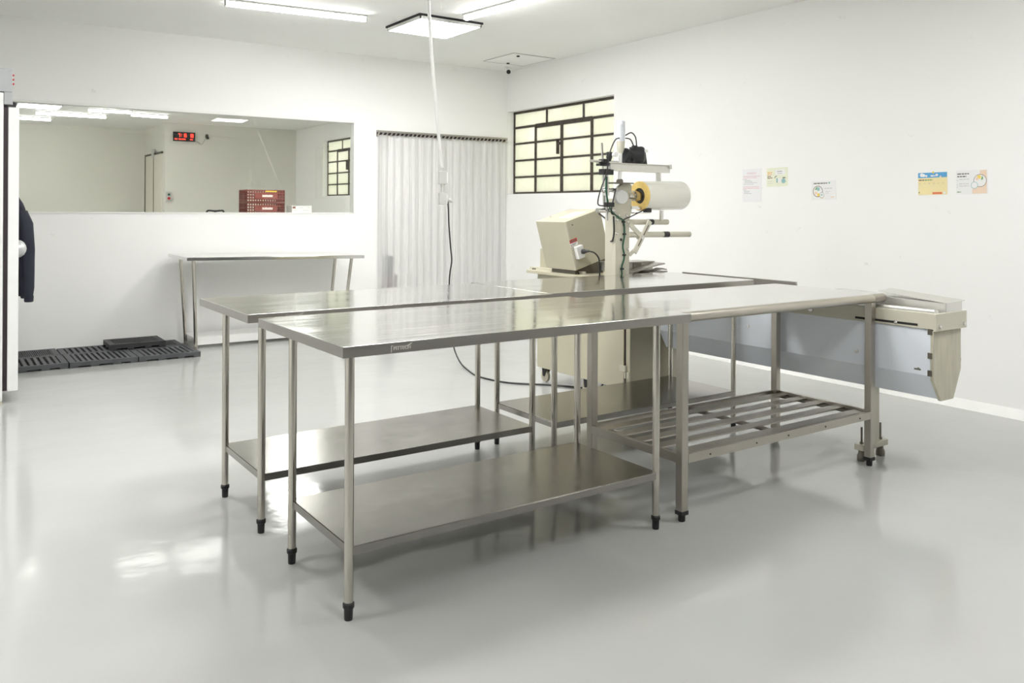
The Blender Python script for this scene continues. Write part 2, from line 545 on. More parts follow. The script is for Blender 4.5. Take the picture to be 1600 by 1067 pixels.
def steel_window(name, s0, s1, z0, z1, D=-0.10, ncol=None):
    """factory window: top lights over a grid with a pair of opening casements"""
    H = z1 - z0
    zt = z0 + H * 0.805                      # transom
    L = 2.03
    bars_top = [0.70, 1.40]
    bars_low = [0.475, 1.0, 1.55]
    zr = [z0 + H * k for k in (0.205, 0.405, 0.61)]
    f = MB(FR)
    t = 0.012
    def V(s, a, c, w=t, d0=0.012, d1=0.012): f.box(s0 + s - w, s0 + s + w, a, c, D - d0, D + d1)
    def Hh(z, a, c, w=t, d0=0.012, d1=0.012): f.box(s0 + a, s0 + c, z - w, z + w, D - d0, D + d1)
    n = s1 - s0
    V(0.012, z0, z1, 0.013); V(n - 0.012, z0, z1, 0.013)
    Hh(z0 + 0.012, 0, n, 0.013); Hh(z1 - 0.013, 0, n, 0.016)
    Hh(zt, 0, n, 0.014)
    Hh(zt - 0.006, 0.475, min(1.55, n), 0.026)
    for s in bars_top:
        if s < n - 0.1: V(s, zt, z1, 0.012)
    for s in bars_low:
        if s < n - 0.1: V(s, z0, zt, 0.020 if s == 1.0 else (0.016 if s == 1.55 else 0.013), 0.014, 0.016)
    for z in zr: Hh(z, 0, n, 0.0115)
    f.box(s0 + 0.925, s0 + 0.945, zr[2] - 0.17, zr[2] + 0.0, D + 0.0, D + 0.035)
    f.box(s0 + 0.925, s0 + 0.975, zr[2] - 0.06, zr[2] - 0.03, D + 0.0, D + 0.03)
    w = f.build(name, 'window_steel')
    structure(w)
    p = MB(FR)
    S = [0.012] + [s for s in bars_low if s < n] + [n - 0.012]
    T = [0.012] + [s for s in bars_top if s < n] + [n - 0.012]
    for a, c in zip(T, T[1:]): p.box(s0 + a + .006, s0 + c - .006, zt + .006, z1 - .012, D - 0.004, D)
    Z = [z0 + .012] + zr + [zt]
    for a, c in zip(S, S[1:]):
        for e, h in zip(Z, Z[1:]): p.box(s0 + a + .006, s0 + c - .006, e + .006, h - .006, D - 0.004, D)
    structure(p.build('window_panes', 'pane', w))
    return w
steel_window('window_2', *W1)
steel_window('window_3', *W2)
steel_window('window_4', *W3)

# door of the block in the next room
d = MB().box(3.515, 3.54, 16.62, 18.02, 0.01, 2.385).build('door_1', 'door')
structure(d)
dk = MB()
dk.box(3.505, 3.542, 18.02, 18.06, 0, 2.42).box(3.505, 3.542, 16.58, 18.06, 2.385, 2.42).box(3.508, 3.516, 17.27, 17.285, 0.01, 2.385)
structure(dk.build('door_frame', 'window_steel', d))
structure(MB().box(3.48, 3.52, 17.20, 17.32, 2.33, 2.50).build('door_latch', 'grey_plastic', d))
tag(MB().box(3.55, 3.65, YW - 0.05, YW, 1.49, 1.66).build('switch_box', 'grey_plastic'), 'small grey switch box on the next room wall beside the door block', 'switch box')
sw = bpy.data.objects['switch_box']
MB().cyl((3.60, YW - 0.05, 1.61), (3.60, YW - 0.065, 1.61), 0.022).build('green_button', 'green', sw)
MB().cyl((3.60, YW - 0.05, 1.54), (3.60, YW - 0.065, 1.54), 0.026).build('red_button', 'red', sw)

# ------------------------------------------------------------------ lamps
def tube_lamp(p, q, label, z=ZC, mat='lamp_tube', group=None):
    p = Vector((*p, z)); q = Vector((*q, z))
    e = (q - p); L = e.length; e.normalize()
    n = Vector((-e.y, e.x, 0))
    fm = Matrix(((e.x, n.x, 0, p.x), (e.y, n.y, 0, p.y), (0, 0, 1, p.z), (0, 0, 0, 1)))
    t = thing('tube_light', label, 'ceiling light', p, group)
    MB(fm).box(0, L, -0.034, 0.034, -0.018, 0).box(0, 0.012, -0.03, 0.03, -0.055, -0.01).box(L - 0.012, L, -0.03, 0.03, -0.055, -0.01).build('housing', 'grey_plastic', t, 0.003)
    prof = [(0.029 * math.cos(a), -0.018 - 0.040 * math.sin(a)) for a in [PI * k / 10 for k in range(11)]]
    MB(fm).prism(prof, 'x', 0.012, L - 0.012).build('diffuser', mat, t)
    return t
def panel_lamp(x0, x1, y0, y1, label, z=ZC, mat='lamp_panel', group=None):
    t = thing('panel_light', label, 'ceiling light', ((x0 + x1) / 2, (y0 + y1) / 2, z), group)
    MB().box(x0 - .012, x1 + .012, y0 - .012, y1 + .012, z - 0.018, z).build('gap_shade', 'dark_gap', t)  # dark slab standing in for the shaded gap between panel and ceiling
    f = MB()
    f.box(x0, x1, y0, y0 + .012, z - .045, z - .016).box(x0, x1, y1 - .012, y1, z - .045, z - .016).box(x0, x0 + .012, y0, y1, z - .045, z - .016).box(x1 - .012, x1, y0, y1, z - .045, z - .016)
    f.build('frame', 'white_plastic', t)
    MB().box(x0 + .012, x1 - .012, y0 + .012, y1 - .012, z - .042, z - .02).build('diffuser', mat, t)
    return t
tube_lamp((2.00, 7.12), (3.22, 6.97), 'long lit tube light on the ceiling pointing along the glass wall')
tube_lamp((3.92, 6.40), (4.06, 5.19), 'lit tube light on the ceiling pointing towards the poster wall')
panel_lamp(3.57, 4.22, 6.60, 7.26, 'square lit panel light on the ceiling between two tube lights')
GL = 'unseen ceiling lights added over the near half of the room'
LB = 'lit unseen ceiling light added above the near half of the room'
for (x, y) in ((-0.9, 3.2), (2.0, 3.3), (2.7, 4.8), (0.5, 5.0), (1.5, 0.5), (4.30, 1.15)):
    panel_lamp(x - .31, x + .31, y - .31, y + .31, LB, mat='lamp_near', group=GL)
# next room
ZN = 2.95
GN = 'next room lights hidden above the glass wall'
for (x, y, mm) in ((0.72, 11.3, 'lamp_soft'), (2.12, 10.85, 'lamp_soft'), (2.80, 10.75, 'lamp_soft'), (-1.2, 10.6, 'lamp_fill_beyond'), (-1.3, 13.4, 'lamp_fill_beyond'), (4.4, 12.0, 'lamp_fill_beyond')):
    panel_lamp(x - .31, x + .31, y - .31, y + .31, 'lit unseen ceiling light placed above the glass in the next room', ZN, mm, GN)
tube_lamp((1.37, 15.76), (2.44, 15.76), 'longest lit tube light seen through the glass wall', ZN, 'lamp_beyond')
tube_lamp((0.50, 16.84), (1.72, 16.84), 'lit tube light through the glass, deepest in the next room', ZN, 'lamp_beyond')
tube_lamp((2.02, 14.80), (2.66, 14.70), 'short lit tube light through the glass beside the top frame', ZN, 'lamp_beyond')
tube_lamp((2.70, 15.08), (3.30, 15.12), 'short lit tube light through the glass in front of the door block', ZN, 'lamp_beyond')
panel_lamp(1.03, 1.62, 14.35, 14.98, 'lit square panel light through the glass beside the white tall cabinet', ZN, 'lamp_beyond')

# ceiling hatch and camera
h = thing('ceiling_hatch', 'square access hatch in the ceiling corner by the camera', 'ceiling hatch', (5.6, 7.95, ZC))
MB().box(5.33, 5.89, 7.66, 8.26, ZC - 0.006, ZC).build('cover', 'ceiling', h)
MB().box(5.315, 5.33, 7.645, 8.275, ZC - .0075, ZC).box(5.89, 5.905, 7.645, 8.275, ZC - .0075, ZC).box(5.33, 5.89, 7.645, 7.66, ZC - .0075, ZC).box(5.33, 5.89, 8.26, 8.275, ZC - .009, ZC).build('rim', 'grey_plastic', h)
MB().cyl((5.45, 7.75, ZC - .006), (5.45, 7.75, ZC - .018), 0.018).build('latch', 'dark_gap', h)
MB().cyl((5.62, 8.20, ZC - .006), (5.62, 8.20, ZC - .018), 0.018).build('latch', 'dark_gap', h)
k = thing('security_camera', 'small white security camera with black lens high in the corner', 'camera', (5.80, 8.45, ZC))
MB().lathe((5.80, 8.45, ZC), (0, 0, -1), [(0, 0.05), (0.012, 0.05), (0.02, 0.02), (0.035, 0.018)]).build('mount', 'white_plastic', k)
dirc = Vector((-5.8, -8.4, -1.6)).normalized()
pc = Vector((5.80, 8.45, ZC - 0.062))
MB().lathe(pc - dirc * 0.04, dirc, [(0, 0.02), (0.01, 0.038), (0.08, 0.040), (0.09, 0.036)], 24).build('housing', 'white_plastic', k)
MB().lathe(pc + dirc * 0.048, dirc, [(0, 0.026), (0.006, 0.026), (0.012, 0.015)], 20).build('lens', 'black', k)

# ------------------------------------------------------------------ strip curtain in the doorway
cu = thing('strip_curtain', 'translucent plastic strip curtain hanging in the doorway from a steel rail', 'strip curtain', FB @ Vector((4.5, 0, 0.03)))
RL, RR = 3.594, 5.372
def railz(s): return 2.207 + (s - RL) * 0.006
r = MB(FB)
r.box(RL, RR, railz(RL) + .045, railz(RL) + .066, 0, 0.030)
r.box(RL, RR, railz(RL), railz(RL) + .012, 0.028, 0.034)
r.box(RL, RR, railz(RL) - .004, railz(RL) + .066, 0, 0.005)
nh = 33
for i in range(nh):
    s = RL + 0.02 + (RR - RL - 0.04) * i / (nh - 1)
    r.box(s - .009, s + .007, railz(RL) + .006, railz(RL) + .05, 0.026, 0.033, Matrix.Translation((s, 2.24, 0)) @ Matrix.Rotation(R(-32), 4, 'Z') @ Matrix.Translation((-s, -2.24, 0)))
r.build('hanging_rail', 'steel', cu)
r = MB(FB)
r.box(RL + .004, RR - .004, railz(RL) + .013, railz(RL) + .044, 0.006, 0.010)
r.build('rail_shadow_gap', 'gasket', cu)
ns = 18
for i in range(ns):
    w = 0.125
    s = RL + 0.008 + (RR - RL - w - 0.012) * i / (ns - 1)
    off = 0.020 if i % 2 else 0.040
    zb = 0.015 + random.random() * 0.02
    m_ = MB(FB)
    rows = []
    for zz in (railz(RL) + 0.012, 1.4, 0.7, zb):
        row = []
        jit = random.uniform(-.006, .006) if zz < 2 else 0
        for j in range(7):
            t_ = j / 6
            row.append((s + w * t_ + jit, zz, off + 0.012 * math.sin(PI * t_) + jit * .5))
        rows.append(row)
    m_.rings(rows, caps=False, closed=False)
    m_.build('strip', 'pvc', cu, sharp=80)

# ------------------------------------------------------------------ work tables
def foot_at(x, y, leg, square=False):
    m_ = MB()
    if square:
        m_.box(x - .021, x + .021, y - .021, y + .021, 0.030, 0.048)
        m_.lathe((x, y, 0), (0, 0, 1), [(0, .014), (.004, .016), (.024, .016), (.031, .019)], 14)
    else:
        m_.lathe((x, y, 0), (0, 0, 1), [(0, .0135), (.004, .0145), (.040, .0155), (.042, .0195), (.055, .0200), (.060, .0165)], 18)
    return m_.build('foot', 'rubber', leg)

def round_table(label, x0, x1, y0, y1, lx, ly, zs, mark=None, z=0.935, ap=0.036):
    t = thing('work_table', label, 'table', ((x0 + x1) / 2, (y0 + y1) / 2, 0))
    m_ = MB()
    m_.box(x0, x1, y0, y1, z - .004, z)
    m_.box(x0, x1, y0, y0 + .014, z - ap, z - .004).box(x0, x1, y1 - .014, y1, z - ap, z - .004)
    m_.box(x0, x0 + .014, y0 + .014, y1 - .014, z - ap, z - .004).box(x1 - .014, x1, y0 + .014, y1 - .014, z - ap, z - .004)
    m_.build('tabletop', 'steel_top', t, 0.0015)
    # edge band of the top, base darkened to stand in for the dim floor it reflects
    e = MB()
    e.box(x0 - .001, x1 + .001, y0 - .001, y0 + .001, z - ap, z - .0025).box(x0 - .001, x1 + .001, y1 - .001, y1 + .001, z - ap, z - .0025)
    e.box(x0 - .001, x0 + .001, y0, y1, z - ap, z - .0025).box(x1 - .001, x1 + .001, y0, y1, z - ap, z - .0025)
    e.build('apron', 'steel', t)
    for x in lx:
        for y in ly:
            lg = MB().cyl((x, y, 0.05), (x, y, z - .004), 0.0158, 20).build('leg', 'steel_tube', t)
            foot_at(x, y, lg)
    a, c = lx; e0, e1 = ly
    s = MB()
    s.box(a, c, e0 - .012, e1 + .012, zs - .003, zs)
    s.box(a, c, e0 - .012, e0 + .002, zs - .031, zs - .003).box(a, c, e1 - .002, e1 + .012, zs - .031, zs - .003)
    s.box(a - .004, a + .010, e0, e1, zs - .031, zs - .003).box(c - .010, c + .004, e0, e1, zs - .031, zs - .003)
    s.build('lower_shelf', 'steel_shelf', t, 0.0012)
    if mark:
        mx, sz = mark
        e = MB()
        fm = Matrix.Translation((mx, y0 - .0015, z - 0.029)) @ Matrix.Rotation(R(90), 4, 'X')
        text_into(e, 'PITTECH', sz, fm @ Matrix.Translation((0.008, 0.004, 0)), 0.0006)
        e.box(mx, mx + .002, y0 - .002, y0 - .0012, z - .032, z - .010)
        e.box(mx + .002, mx + .007, y0 - .002, y0 - .0012, z - .012, z - .010)
        e.prism([(mx + .058, z - .015), (mx + .062, z - .016), (mx + .078, z - .006), (mx + .076, z - .0045)], 'y', y0 - .002, y0 - .0012)
        e.build('engraved_mark', 'mark', t)
    return t
XA, XB = 1.147, 2.566
round_table('round-legged steel worktable with engraved edge mark, abutting the square-legged table', 1.068, 2.640, 2.472, 3.306, (XA, XB), (2.600, 3.136), 0.247, (1.235, .0165))
round_table('round-legged steel worktable in the second row, end closest to the floor mats', 1.066, 2.640, 3.436, 4.185, (XA, XB), (3.505, 4.035), 0.250, (1.225, .0165))
round_table('round-legged steel worktable right in front of the packaging machine column', 2.646, 4.275, 3.470, 4.235, (2.718, 4.140), (3.515, 4.062), 0.242)

def square_table():
    x0, x1, y0, y1, z = 2.644, 4.25, 2.56, 3.29, 0.926
    t = thing('work_table', 'square-legged steel worktable with rounded front edge and slatted undershelf', 'table', ((x0 + x1) / 2, (y0 + y1) / 2, 0))
    m_ = MB()
    rr = 0.0225
    m_.box(x0, x1, y0 + .022, y1, z - .004, z)
    m_.box(x0, x1, y1 - .014, y1, z - .045, z - .004).box(x0, x0 + .014, y0 + .03, y1 - .014, z - .045, z - .004).box(x1 - .014, x1, y0 + .03, y1 - .014, z - .045, z - .004)
    m_.build('tabletop', 'steel_top', t, 0.0012)
    prof = [(y0 + .0235 - rr * math.cos(a), z - rr + rr * math.sin(a)) for a in [-PI * .75 + PI * 1.25 * k / 22 for k in range(23)]]
    MB().prism(prof, 'x', x0, x1).build('rounded_edge', 'steel_edge', t)
    w = MB()
    w.cyl((x1 - .10, y0 + .0235, z - rr), (x1 + .002, y0 + .0235, z - rr), rr + .0012, 24)
    w.build('end_sleeve', 'steel_square', t)
    for x in (2.725, 4.161):
        for y in (2.600, 3.212):
            lg = MB().box(x - .02, x + .02, y - .02, y + .02, 0.045, z - .03).build('leg', 'steel_square', t, 0.004)
            foot_at(x, y, lg, True)
    a, c, e0, e1 = 2.725, 4.161, 2.600, 3.212
    s = MB()
    z1, z0 = 0.297, 0.257
    s.box(a + .02, c - .02, e0 - .02, e0 - .002, z0, z1).box(a + .02, c - .02, e1 + .002, e1 + .02, z0, z1)
    s.box(a - .02, a - .002, e0 + .02, e1 - .02, z0, z1).box(c + .002, c + .02, e0 + .02, e1 - .02, z0, z1)
    n = 5
    for i in range(n):
        y = e0 + 0.058 + (e1 - e0 - 0.116) * i / (n - 1)
        s.box(a - .002, c + .002, y - .031, y + .031, z0 + .022, z0 + .030)
    s.build('slatted_shelf', 'steel_square', t, 0.001)
    for x in (a + .03, (a + c) / 2, c - .03):
        MB().box(x - .025, x + .025, e0, e1, z0 + .014, z0 + .0215).build('cross_support', 'dark_steel', t)
    for x in (a + .16, a + .48, (a + c) / 2, c - .42, c - .12):
        MB().cyl((x, e0 - .02, z0 + .018), (x, e0 - .0225, z0 + .018), .004, 8).build('rivet', 'dark_gap', t)
    return t
M['dark_steel'] = steel('stained_dark_steel', (0.22, 0.20, 0.17), 0.35, 0.5, (1, 1, 1), 6.0, 0.05)
M['steel_edge'] = steel('rolled_steel_edge', (0.62, 0.585, 0.52), 0.29, 0.38, (0.5, 6, 6), 3.0, 0.03)
square_table()

def wall_table():
    x0, x1, y0, y1 = 1.925, 3.70, 8.03, 8.775
    t = thing('side_table', 'steel side table on thin legs against the wall below the glass', 'table', (2.8, 8.4, 0))
    z0, z1 = 0.912, 0.885                      # the top sags slightly to one end
    m_ = MB()
    def zz(x): return z0 + (z1 - z0) * (x - x0) / (x1 - x0)
    def slab(ya, yb, dz0, dz1, xa=x0, xb=x1):
        m_.hexa([(xa, ya, zz(xa) + dz0), (xb, ya - .0, zz(xb) + dz0), (xb, yb, zz(xb) + dz0), (xa, yb, zz(xa) + dz0),
                 (xa, ya, zz(xa) + dz1), (xb, ya, zz(xb) + dz1), (xb, yb, zz(xb) + dz1), (xa, yb, zz(xa) + dz1)])
    slab(y0, y1, -.004, 0); slab(y0, y0 + .012, -.032, -.004); slab(y1 - .012, y1, -.032, -.004)
    slab(y0 + .012, y1 - .012, -.032, -.004, x0, x0 + .012); slab(y0 + .012, y1 - .012, -.032, -.004, x1 - .012, x1)
    m_.build('tabletop', 'steel_top', t, 0.0012)
    for (xt, yt, xb, yb) in ((2.015, 8.16, 2.105, 8.415), (2.015, 8.66, 2.09, 8.75), (3.60, 8.12, 3.62, 8.415), (3.60, 8.55, 3.60, 8.74)):
        lg = MB().cyl((xb, yb, 0.012), (xt, yt, zz(xt) - .004), 0.017, 18).build('leg', 'steel_tube', t)
        MB().lathe((xb, yb, 0), (0, 0, 1), [(0, .018), (.02, .02), (.03, .0185)], 14).build('foot', 'steel_square', lg)
    s = MB()
    s.box(2.085, 3.62, 8.40, 8.755, 0.105, 0.112).box(2.085, 3.62, 8.40, 8.412, 0.035, 0.105)
    s.build('low_shelf', 'trim', t, 0.001)  # white enamel stands in for steel reflecting the white wall
    return t
wall_table()

# ------------------------------------------------------------------ floor mats
def mat_mesh(x0, x1, y0, y1, z0, h, ribs, mat_name, name='floor_mat'):
    m_ = MB()
    m_.mi = 1
    m_.box(x0 + .004, x1 - .004, y0 + .004, y1 - .004, z0 + h * .30, z0 + h * .66)
    m_.mi = 0
    # rim and feet
    m_.box(x0, x1, y0, y0 + .035, z0 + h * .25, z0 + h).box(x0, x1, y1 - .035, y1, z0 + h * .25, z0 + h)
    m_.box(x0, x0 + .05, y0 + .035, y1 - .035, z0 + h * .25, z0 + h).box(x1 - .05, x1, y0 + .035, y1 - .035, z0 + h * .25, z0 + h)
    w = x1 - x0
    for fx in (0.0, 0.30, 0.62, 0.88):
        for (ya, yb) in ((y0, y0 + .06), ((y0 + y1) / 2 - .03, (y0 + y1) / 2 + .03), (y1 - .06, y1)):
            m_.box(x0 + w * fx, x0 + w * (fx + .12), ya, yb, z0, z0 + h * .26)
    inner = w - .10
    for i in range(ribs):
        a = x0 + .05 + inner * (i + 0.22) / ribs
        c = x0 + .05 + inner * (i + 0.82) / ribs
        m_.box(a, c, y0 + .03, y1 - .03, z0 + h * .6, z0 + h)
    return m_.build(name, [mat_name, 'mat_gap'], None, 0.0025, 1)
H0 = 0.048
GM = 'dark plastic floor mats by the glass wall'
def fm(x0, x1, y0, y1, z0, ribs, mm, label):
    tag(mat_mesh(x0, x1, y0, y1, z0, H0, ribs, mm), label, 'floor mat', GM)
fm(0.42, 0.952, 7.972, 8.445, 0, 9, 'mat_grey', 'ribbed grey floor mat in the front row, next to the white tall cabinet')
fm(0.960, 1.500, 7.960, 8.440, 0, 10, 'mat_grey', 'ribbed grey floor mat in the middle of the front row')
fm(1.506, 2.034, 7.952, 8.395, 0, 9, 'mat_grey', 'ribbed grey floor mat in the front row, at the side table leg')
fm(0.44, 0.945, 8.455, 8.86, 0, 26, 'mat_grey', 'fine ribbed dark mat against the wall, next to the white tall cabinet')
fm(0.952, 1.44, 8.448, 8.83, 0, 8, 'mat_grey', 'coarse ribbed grey mat against the wall, behind the front row')
fm(1.47, 2.00, 8.43, 8.81, 0, 26, 'mat_grey', 'fine ribbed dark mat against the wall, under the upper black mat')
tag(mat_mesh(1.345, 1.83, 8.42, 8.80, H0 + .001, H0 + .006, 24, 'mat_black'), 'black grid mat lying loose on top of the other mats', 'floor mat', GM)

# ------------------------------------------------------------------ tall white cabinet at the left edge, knob and jacket
fg = thing('tall_cabinet', 'tall white cabinet with thick insulated door and grey box on top', 'cabinet', (0.0, 7.1, 0))
MB().box(-0.42, 0.400, 6.77, 7.58, 0.02, 2.165).build('body', 'cabinet_white', fg, 0.006)
MB().box(-0.42, 0.399, 6.775, 7.575, 0.0, 0.022).build('plinth', 'tan_end', fg)
MB().box(0.400, 0.428, 6.785, 7.565, 0.09, 2.066).build('door_gasket', 'gasket', fg)
dr_ = MB().box(0.428, 0.494, 6.77, 7.58, 0.085, 2.070).build('door', 'cabinet_white', fg, 0.006)
MB().lathe((0.492, 6.97, 1.07), (1, 0, 0), [(0, .062), (.012, .064), (.03, .060), (.05, .045), (.062, .022), (.066, .004)], 28).build('door_knob', 'knob', dr_)
MB().cyl((0.492, 7.42, 1.43), (0.535, 7.42, 1.435), 0.006).cyl((0.533, 7.42, 1.433), (0.536, 7.42, 1.452), 0.005).build('coat_hook', 'chrome', dr_)
MB().box(0.425, 0.475, 6.765, 6.83, 2.068, 2.082).cyl((0.468, 6.80, 2.07), (0.468, 6.80, 2.105), 0.012).build('hinge', 'black', fg)
cb = MB().box(-0.40, 0.452, 6.765, 7.56, 2.170, 2.335).box(0.401, 0.452, 6.765, 7.56, 2.082, 2.170).build('control_housing', 'grey_box', fg, 0.004)
for z in (2.293, 2.263, 2.232):
    MB().cyl((0.451, 6.80, z), (0.464, 6.80, z), .007, 12).build('push_button', 'red', cb)
# hanging jacket
def jacket():
    t = thing('jacket', 'dark navy jacket hanging on the door of the white tall cabinet', 'jacket', (0.56, 7.40, 0.65))
    m_ = MB()
    rows = []
    for (z, xc, rx, ry) in ((1.455, .523, .012, .03), (1.43, .528, .020, .06), (1.40, .536, .030, .10), (1.36, .545, .036, .13), (1.31, .550, .040, .16), (1.25, .553, .046, .185), (1.1, .554, .052, .185), (.95, .555, .054, .18), (.82, .556, .052, .175), (.73, .556, .050, .17), (.70, .556, .044, .165)):
        row = []
        for k_ in range(28):
            a = 2 * PI * k_ / 28
            fold = 1 + 0.10 * math.sin(5 * a + z * 3) * (1.5 - z)
            row.append((xc + rx * math.cos(a) * fold, 7.40 + ry * math.sin(a), z))
        rows.append(row)
    m_.rings(rows)
    m_.build('body', 'cloth', t, sharp=70)
    for sgn in (-1, 1):
        m_ = MB()
        pts = [(.552, 7.40 + sgn * .125, 1.345), (.575, 7.40 + sgn * .185, 1.25), (.588, 7.40 + sgn * .20, 1.05), (.592, 7.40 + sgn * .185, .88), (.596, 7.40 + sgn * .165, .76), (.596, 7.40 + sgn * .155, .70)]
        rs = []
        for i, p in enumerate(pts):
            rad = (.034, .042, .040, .037, .036, .032)[i]
            rs.append([(p[0] + rad * (1 + .1 * math.sin(3 * 2 * PI * k_ / 18 + i)) * math.cos(2 * PI * k_ / 18), p[1] + rad * 1.1 * math.sin(2 * PI * k_ / 18), p[2]) for k_ in range(18)])
        m_.rings(rs)
        m_.build('sleeve', 'cloth', t, sharp=70)
        MB().lathe((.596, 7.40 + sgn * .155, .705), (0, 0, -1), [(0, .031), (.01, .033), (.045, .031), (.05, .027)], 18).build('cuff', 'cloth', t)
jacket()

# ------------------------------------------------------------------ ceiling power drop and its cable
pt = thing('power_drop', 'white conduit hanging from the ceiling with two socket boxes', 'power socket', (3.36, 6.05, ZC))
PA, PB = Vector((3.345, 6.05, ZC)), Vector((3.745, 6.50, 1.745))
MB().tube([PA, PA.lerp(PB, .33) + Vector((-.012, 0, 0)), PA.lerp(PB, .66) + Vector((-.012, 0, 0)), PB], 0.014, 12).build('conduit', 'white_plastic', pt)
MB().lathe(PA, (0, 0, -1), [(0, .045), (.015, .045), (.03, .02)], 20).build('ceiling_rose', 'white_plastic', pt)
bx_ = Vector((3.757, 6.51, 0))
rz = Matrix.Translation(bx_) @ Matrix.Rotation(R(-18), 4, 'Z')
for (za, zb) in ((1.595, 1.712), (1.408, 1.515)):
    bo = MB().box(-.034, .034, -.028, .028, za, zb, rz).build('socket_box', 'grey_plastic', pt, 0.004)
    MB().box(.034, .042, -.024, .024, za + .01, zb - .01, rz).build('socket_face', 'white_plastic', bo, 0.002)
MB().cyl(rz @ Vector((0, 0, 1.50)), rz @ Vector((0, 0, 1.60)), .014).cyl(rz @ Vector((0, 0, 1.572)), rz @ Vector((0, 0, 1.597)), .02).cyl(rz @ Vector((0, 0, 1.513)), rz @ Vector((0, 0, 1.536)), .02).build('nipple', 'grey_plastic', pt)
MB().cyl(rz @ Vector((-.002, 0, 1.71)), rz @ Vector((-.002, 0, 1.75)), .02).build('nipple', 'grey_plastic', pt)
cbl = thing('power_cable', 'long black cable plugged in below the white conduit, running across the floor', 'cable', (3.9, 6.2, 0))
p0 = rz @ Vector((.045, -.005, 1.455))
pts = [p0, (3.812, 6.50, 1.385), (3.818, 6.50, 1.24), (3.837, 6.50, 1.03), (3.850, 6.50, .91), (3.833, 6.50, .80), (3.826, 6.50, .69), (3.828, 6.48, .40), (3.826, 6.42, .15), (3.795, 6.25, .03), (3.72, 5.98, .007), (3.665, 5.74, .007), (3.72, 5.43, .007), (3.92, 5.20, .007), (4.05, 5.03, .007), (4.15, 4.88, .007), (4.22, 4.85, .035), (4.24, 4.85, .125)]
MB().tube(pts, 0.0068, 8, 8).build('cord', 'black', cbl)
MB().lathe(p0, (1, -.2, -.35), [(0, .016), (.02, .018), (.04, .012), (.05, .008)], 14).build('plug', 'grey_plastic', cbl)

# ------------------------------------------------------------------ packaging machine
mc = thing('packaging_machine', 'beige packaging machine with tilted control box, column and film arms', 'packaging machine', (4.2, 4.8, 0))
X0, X1, Y0, Y1 = 3.975, 4.53, 4.285, 5.352
MB().box(X0, X1, Y0, Y1, 0.128, 0.872).build('cabinet', 'tan', mc, 0.004)
dr_ = MB().box(X0 - .014, X0, 4.335, Y1 - .004, 0.120, 0.866).build('cabinet_door', 'tan', mc, 0.003)
hg = MB()
for z in (0.20, 0.74):
    hg.cyl((X0 - .010, 4.322, z), (X0 - .010, 4.322, z + .042), .009, 12).cyl((X0 - .010, 4.322, z + .046), (X0 - .010, 4.322, z + .088), .009, 12)
    hg.box(X0 - .018, X0 - .012, 4.325, 4.375, z + .046, z + .088).box(X0 - .006, X0 + .001, 4.29, 4.325, z, z + .042)
hg.build('hinge', 'tan_light', dr_)
MB().box(X0 - .003, X0, 4.327, 4.334, 0.128, 0.866).build('door_gap', 'dark_gap', mc)
for (x, y) in ((4.025, 5.310), (4.46, 5.27), (4.03, 4.80), (4.46, 4.40)):
    c_ = MB().box(x - .035, x + .035, y - .04, y + .04, .120, .128).prism([(y - .03, .12), (y + .03, .12), (y + .018, .045), (y - .002, .045)], 'x', x - .022, x - .017).prism([(y - .03, .12), (y + .03, .12), (y + .018, .045), (y - .002, .045)], 'x', x + .017, x + .022).build('caster', 'black', mc)
    MB().lathe((x - .015, y + .008, .046), (1, 0, 0), [(0, .038), (.004, .046), (.026, .046), (.030, .038)], 22).build('wheel', 'tan_end', c_)
MB().box(3.86, 4.52, 4.30, 5.36, 0.872, 0.895).build('bed', 'tan', mc, 0.003)
MB().box(3.985, 4.47, 5.03, 5.348, 0.895, 1.062).build('rear_housing', 'tan', mc, 0.004)
rl = MB()
rl.box(3.935, 3.955, 4.74, 5.42, 0.872, 0.916).box(3.955, 4.20, 4.74, 4.76, 0.872, 0.900)
rl.build('side_rail', 'tan_light', mc, 0.002)
rl = MB()
for y in (5.37, 5.345, 4.80): MB().cyl((3.935, y, .897), (3.931, y, .897), .009, 12).build('rail_hole', 'dark_gap', mc)  # dark discs standing in for the shaded holes in the rail
MB().box(3.99, 4.36, 4.46, 4.62, 0.930, 0.990).box(3.98, 4.37, 4.45, 4.63, 0.99, 0.998).build('infeed_chute', 'steel', mc, 0.002)
MB().box(4.16, 4.24, 4.455, 4.625, 0.935, 0.988).build('chute_clamp', 'dark_steel', mc, 0.002)
MB().box(4.0, 4.34, 4.48, 4.6, 0.895, 0.93).build('chute_base', 'tan', mc)
# control box, tipped about the depth axis
ang = R(-16.2)
T = Matrix.Translation((3.868, 4.75, 0.925)) @ Matrix.Rotation(ang, 4, 'Y')
bw_, bh_, bd_ = 0.345, 0.372, 0.36
cbx = MB().box(0, bw_, 0, bd_, 0, bh_, T).build('control_box', 'tan', mc, 0.004)
MB().box(-.0012, 0.012, -.0012, 0.003, 0.004, bh_ - .006, T).build('cover_seam', 'tan_light', cbx)
MB().prism([(3.90, .895), (4.19, .895), (4.19, 1.00), (3.90, 0.935)], 'y', 4.80, 5.08).build('box_bracket', 'dark_steel', mc)
sx, sz = 0.052, 0.128
so = MB().box(sx - .030, sx + .034, -.038, 0, sz - .048, sz + .048, T).build('socket', 'white_plastic', cbx, 0.006)
MB().lathe(T @ Vector((sx + .016, -.036, sz + .0)), T.to_3x3() @ Vector((.35, -1, 0)), [(0, .018), (.018, .018), (.03, .012), (.06, .007)], 14).build('socket_plug', 'black', so)
lb = MB().box(sx - .052, sx + .018, -.0014, 0, sz + .078, sz + .104, T).build('warning_label', 'red', cbx)
MB().box(sx - .052, sx + .018, -.0014, 0, sz + .052, sz + .078, T).build('label_panel', 'white_plastic', lb)
e = MB()
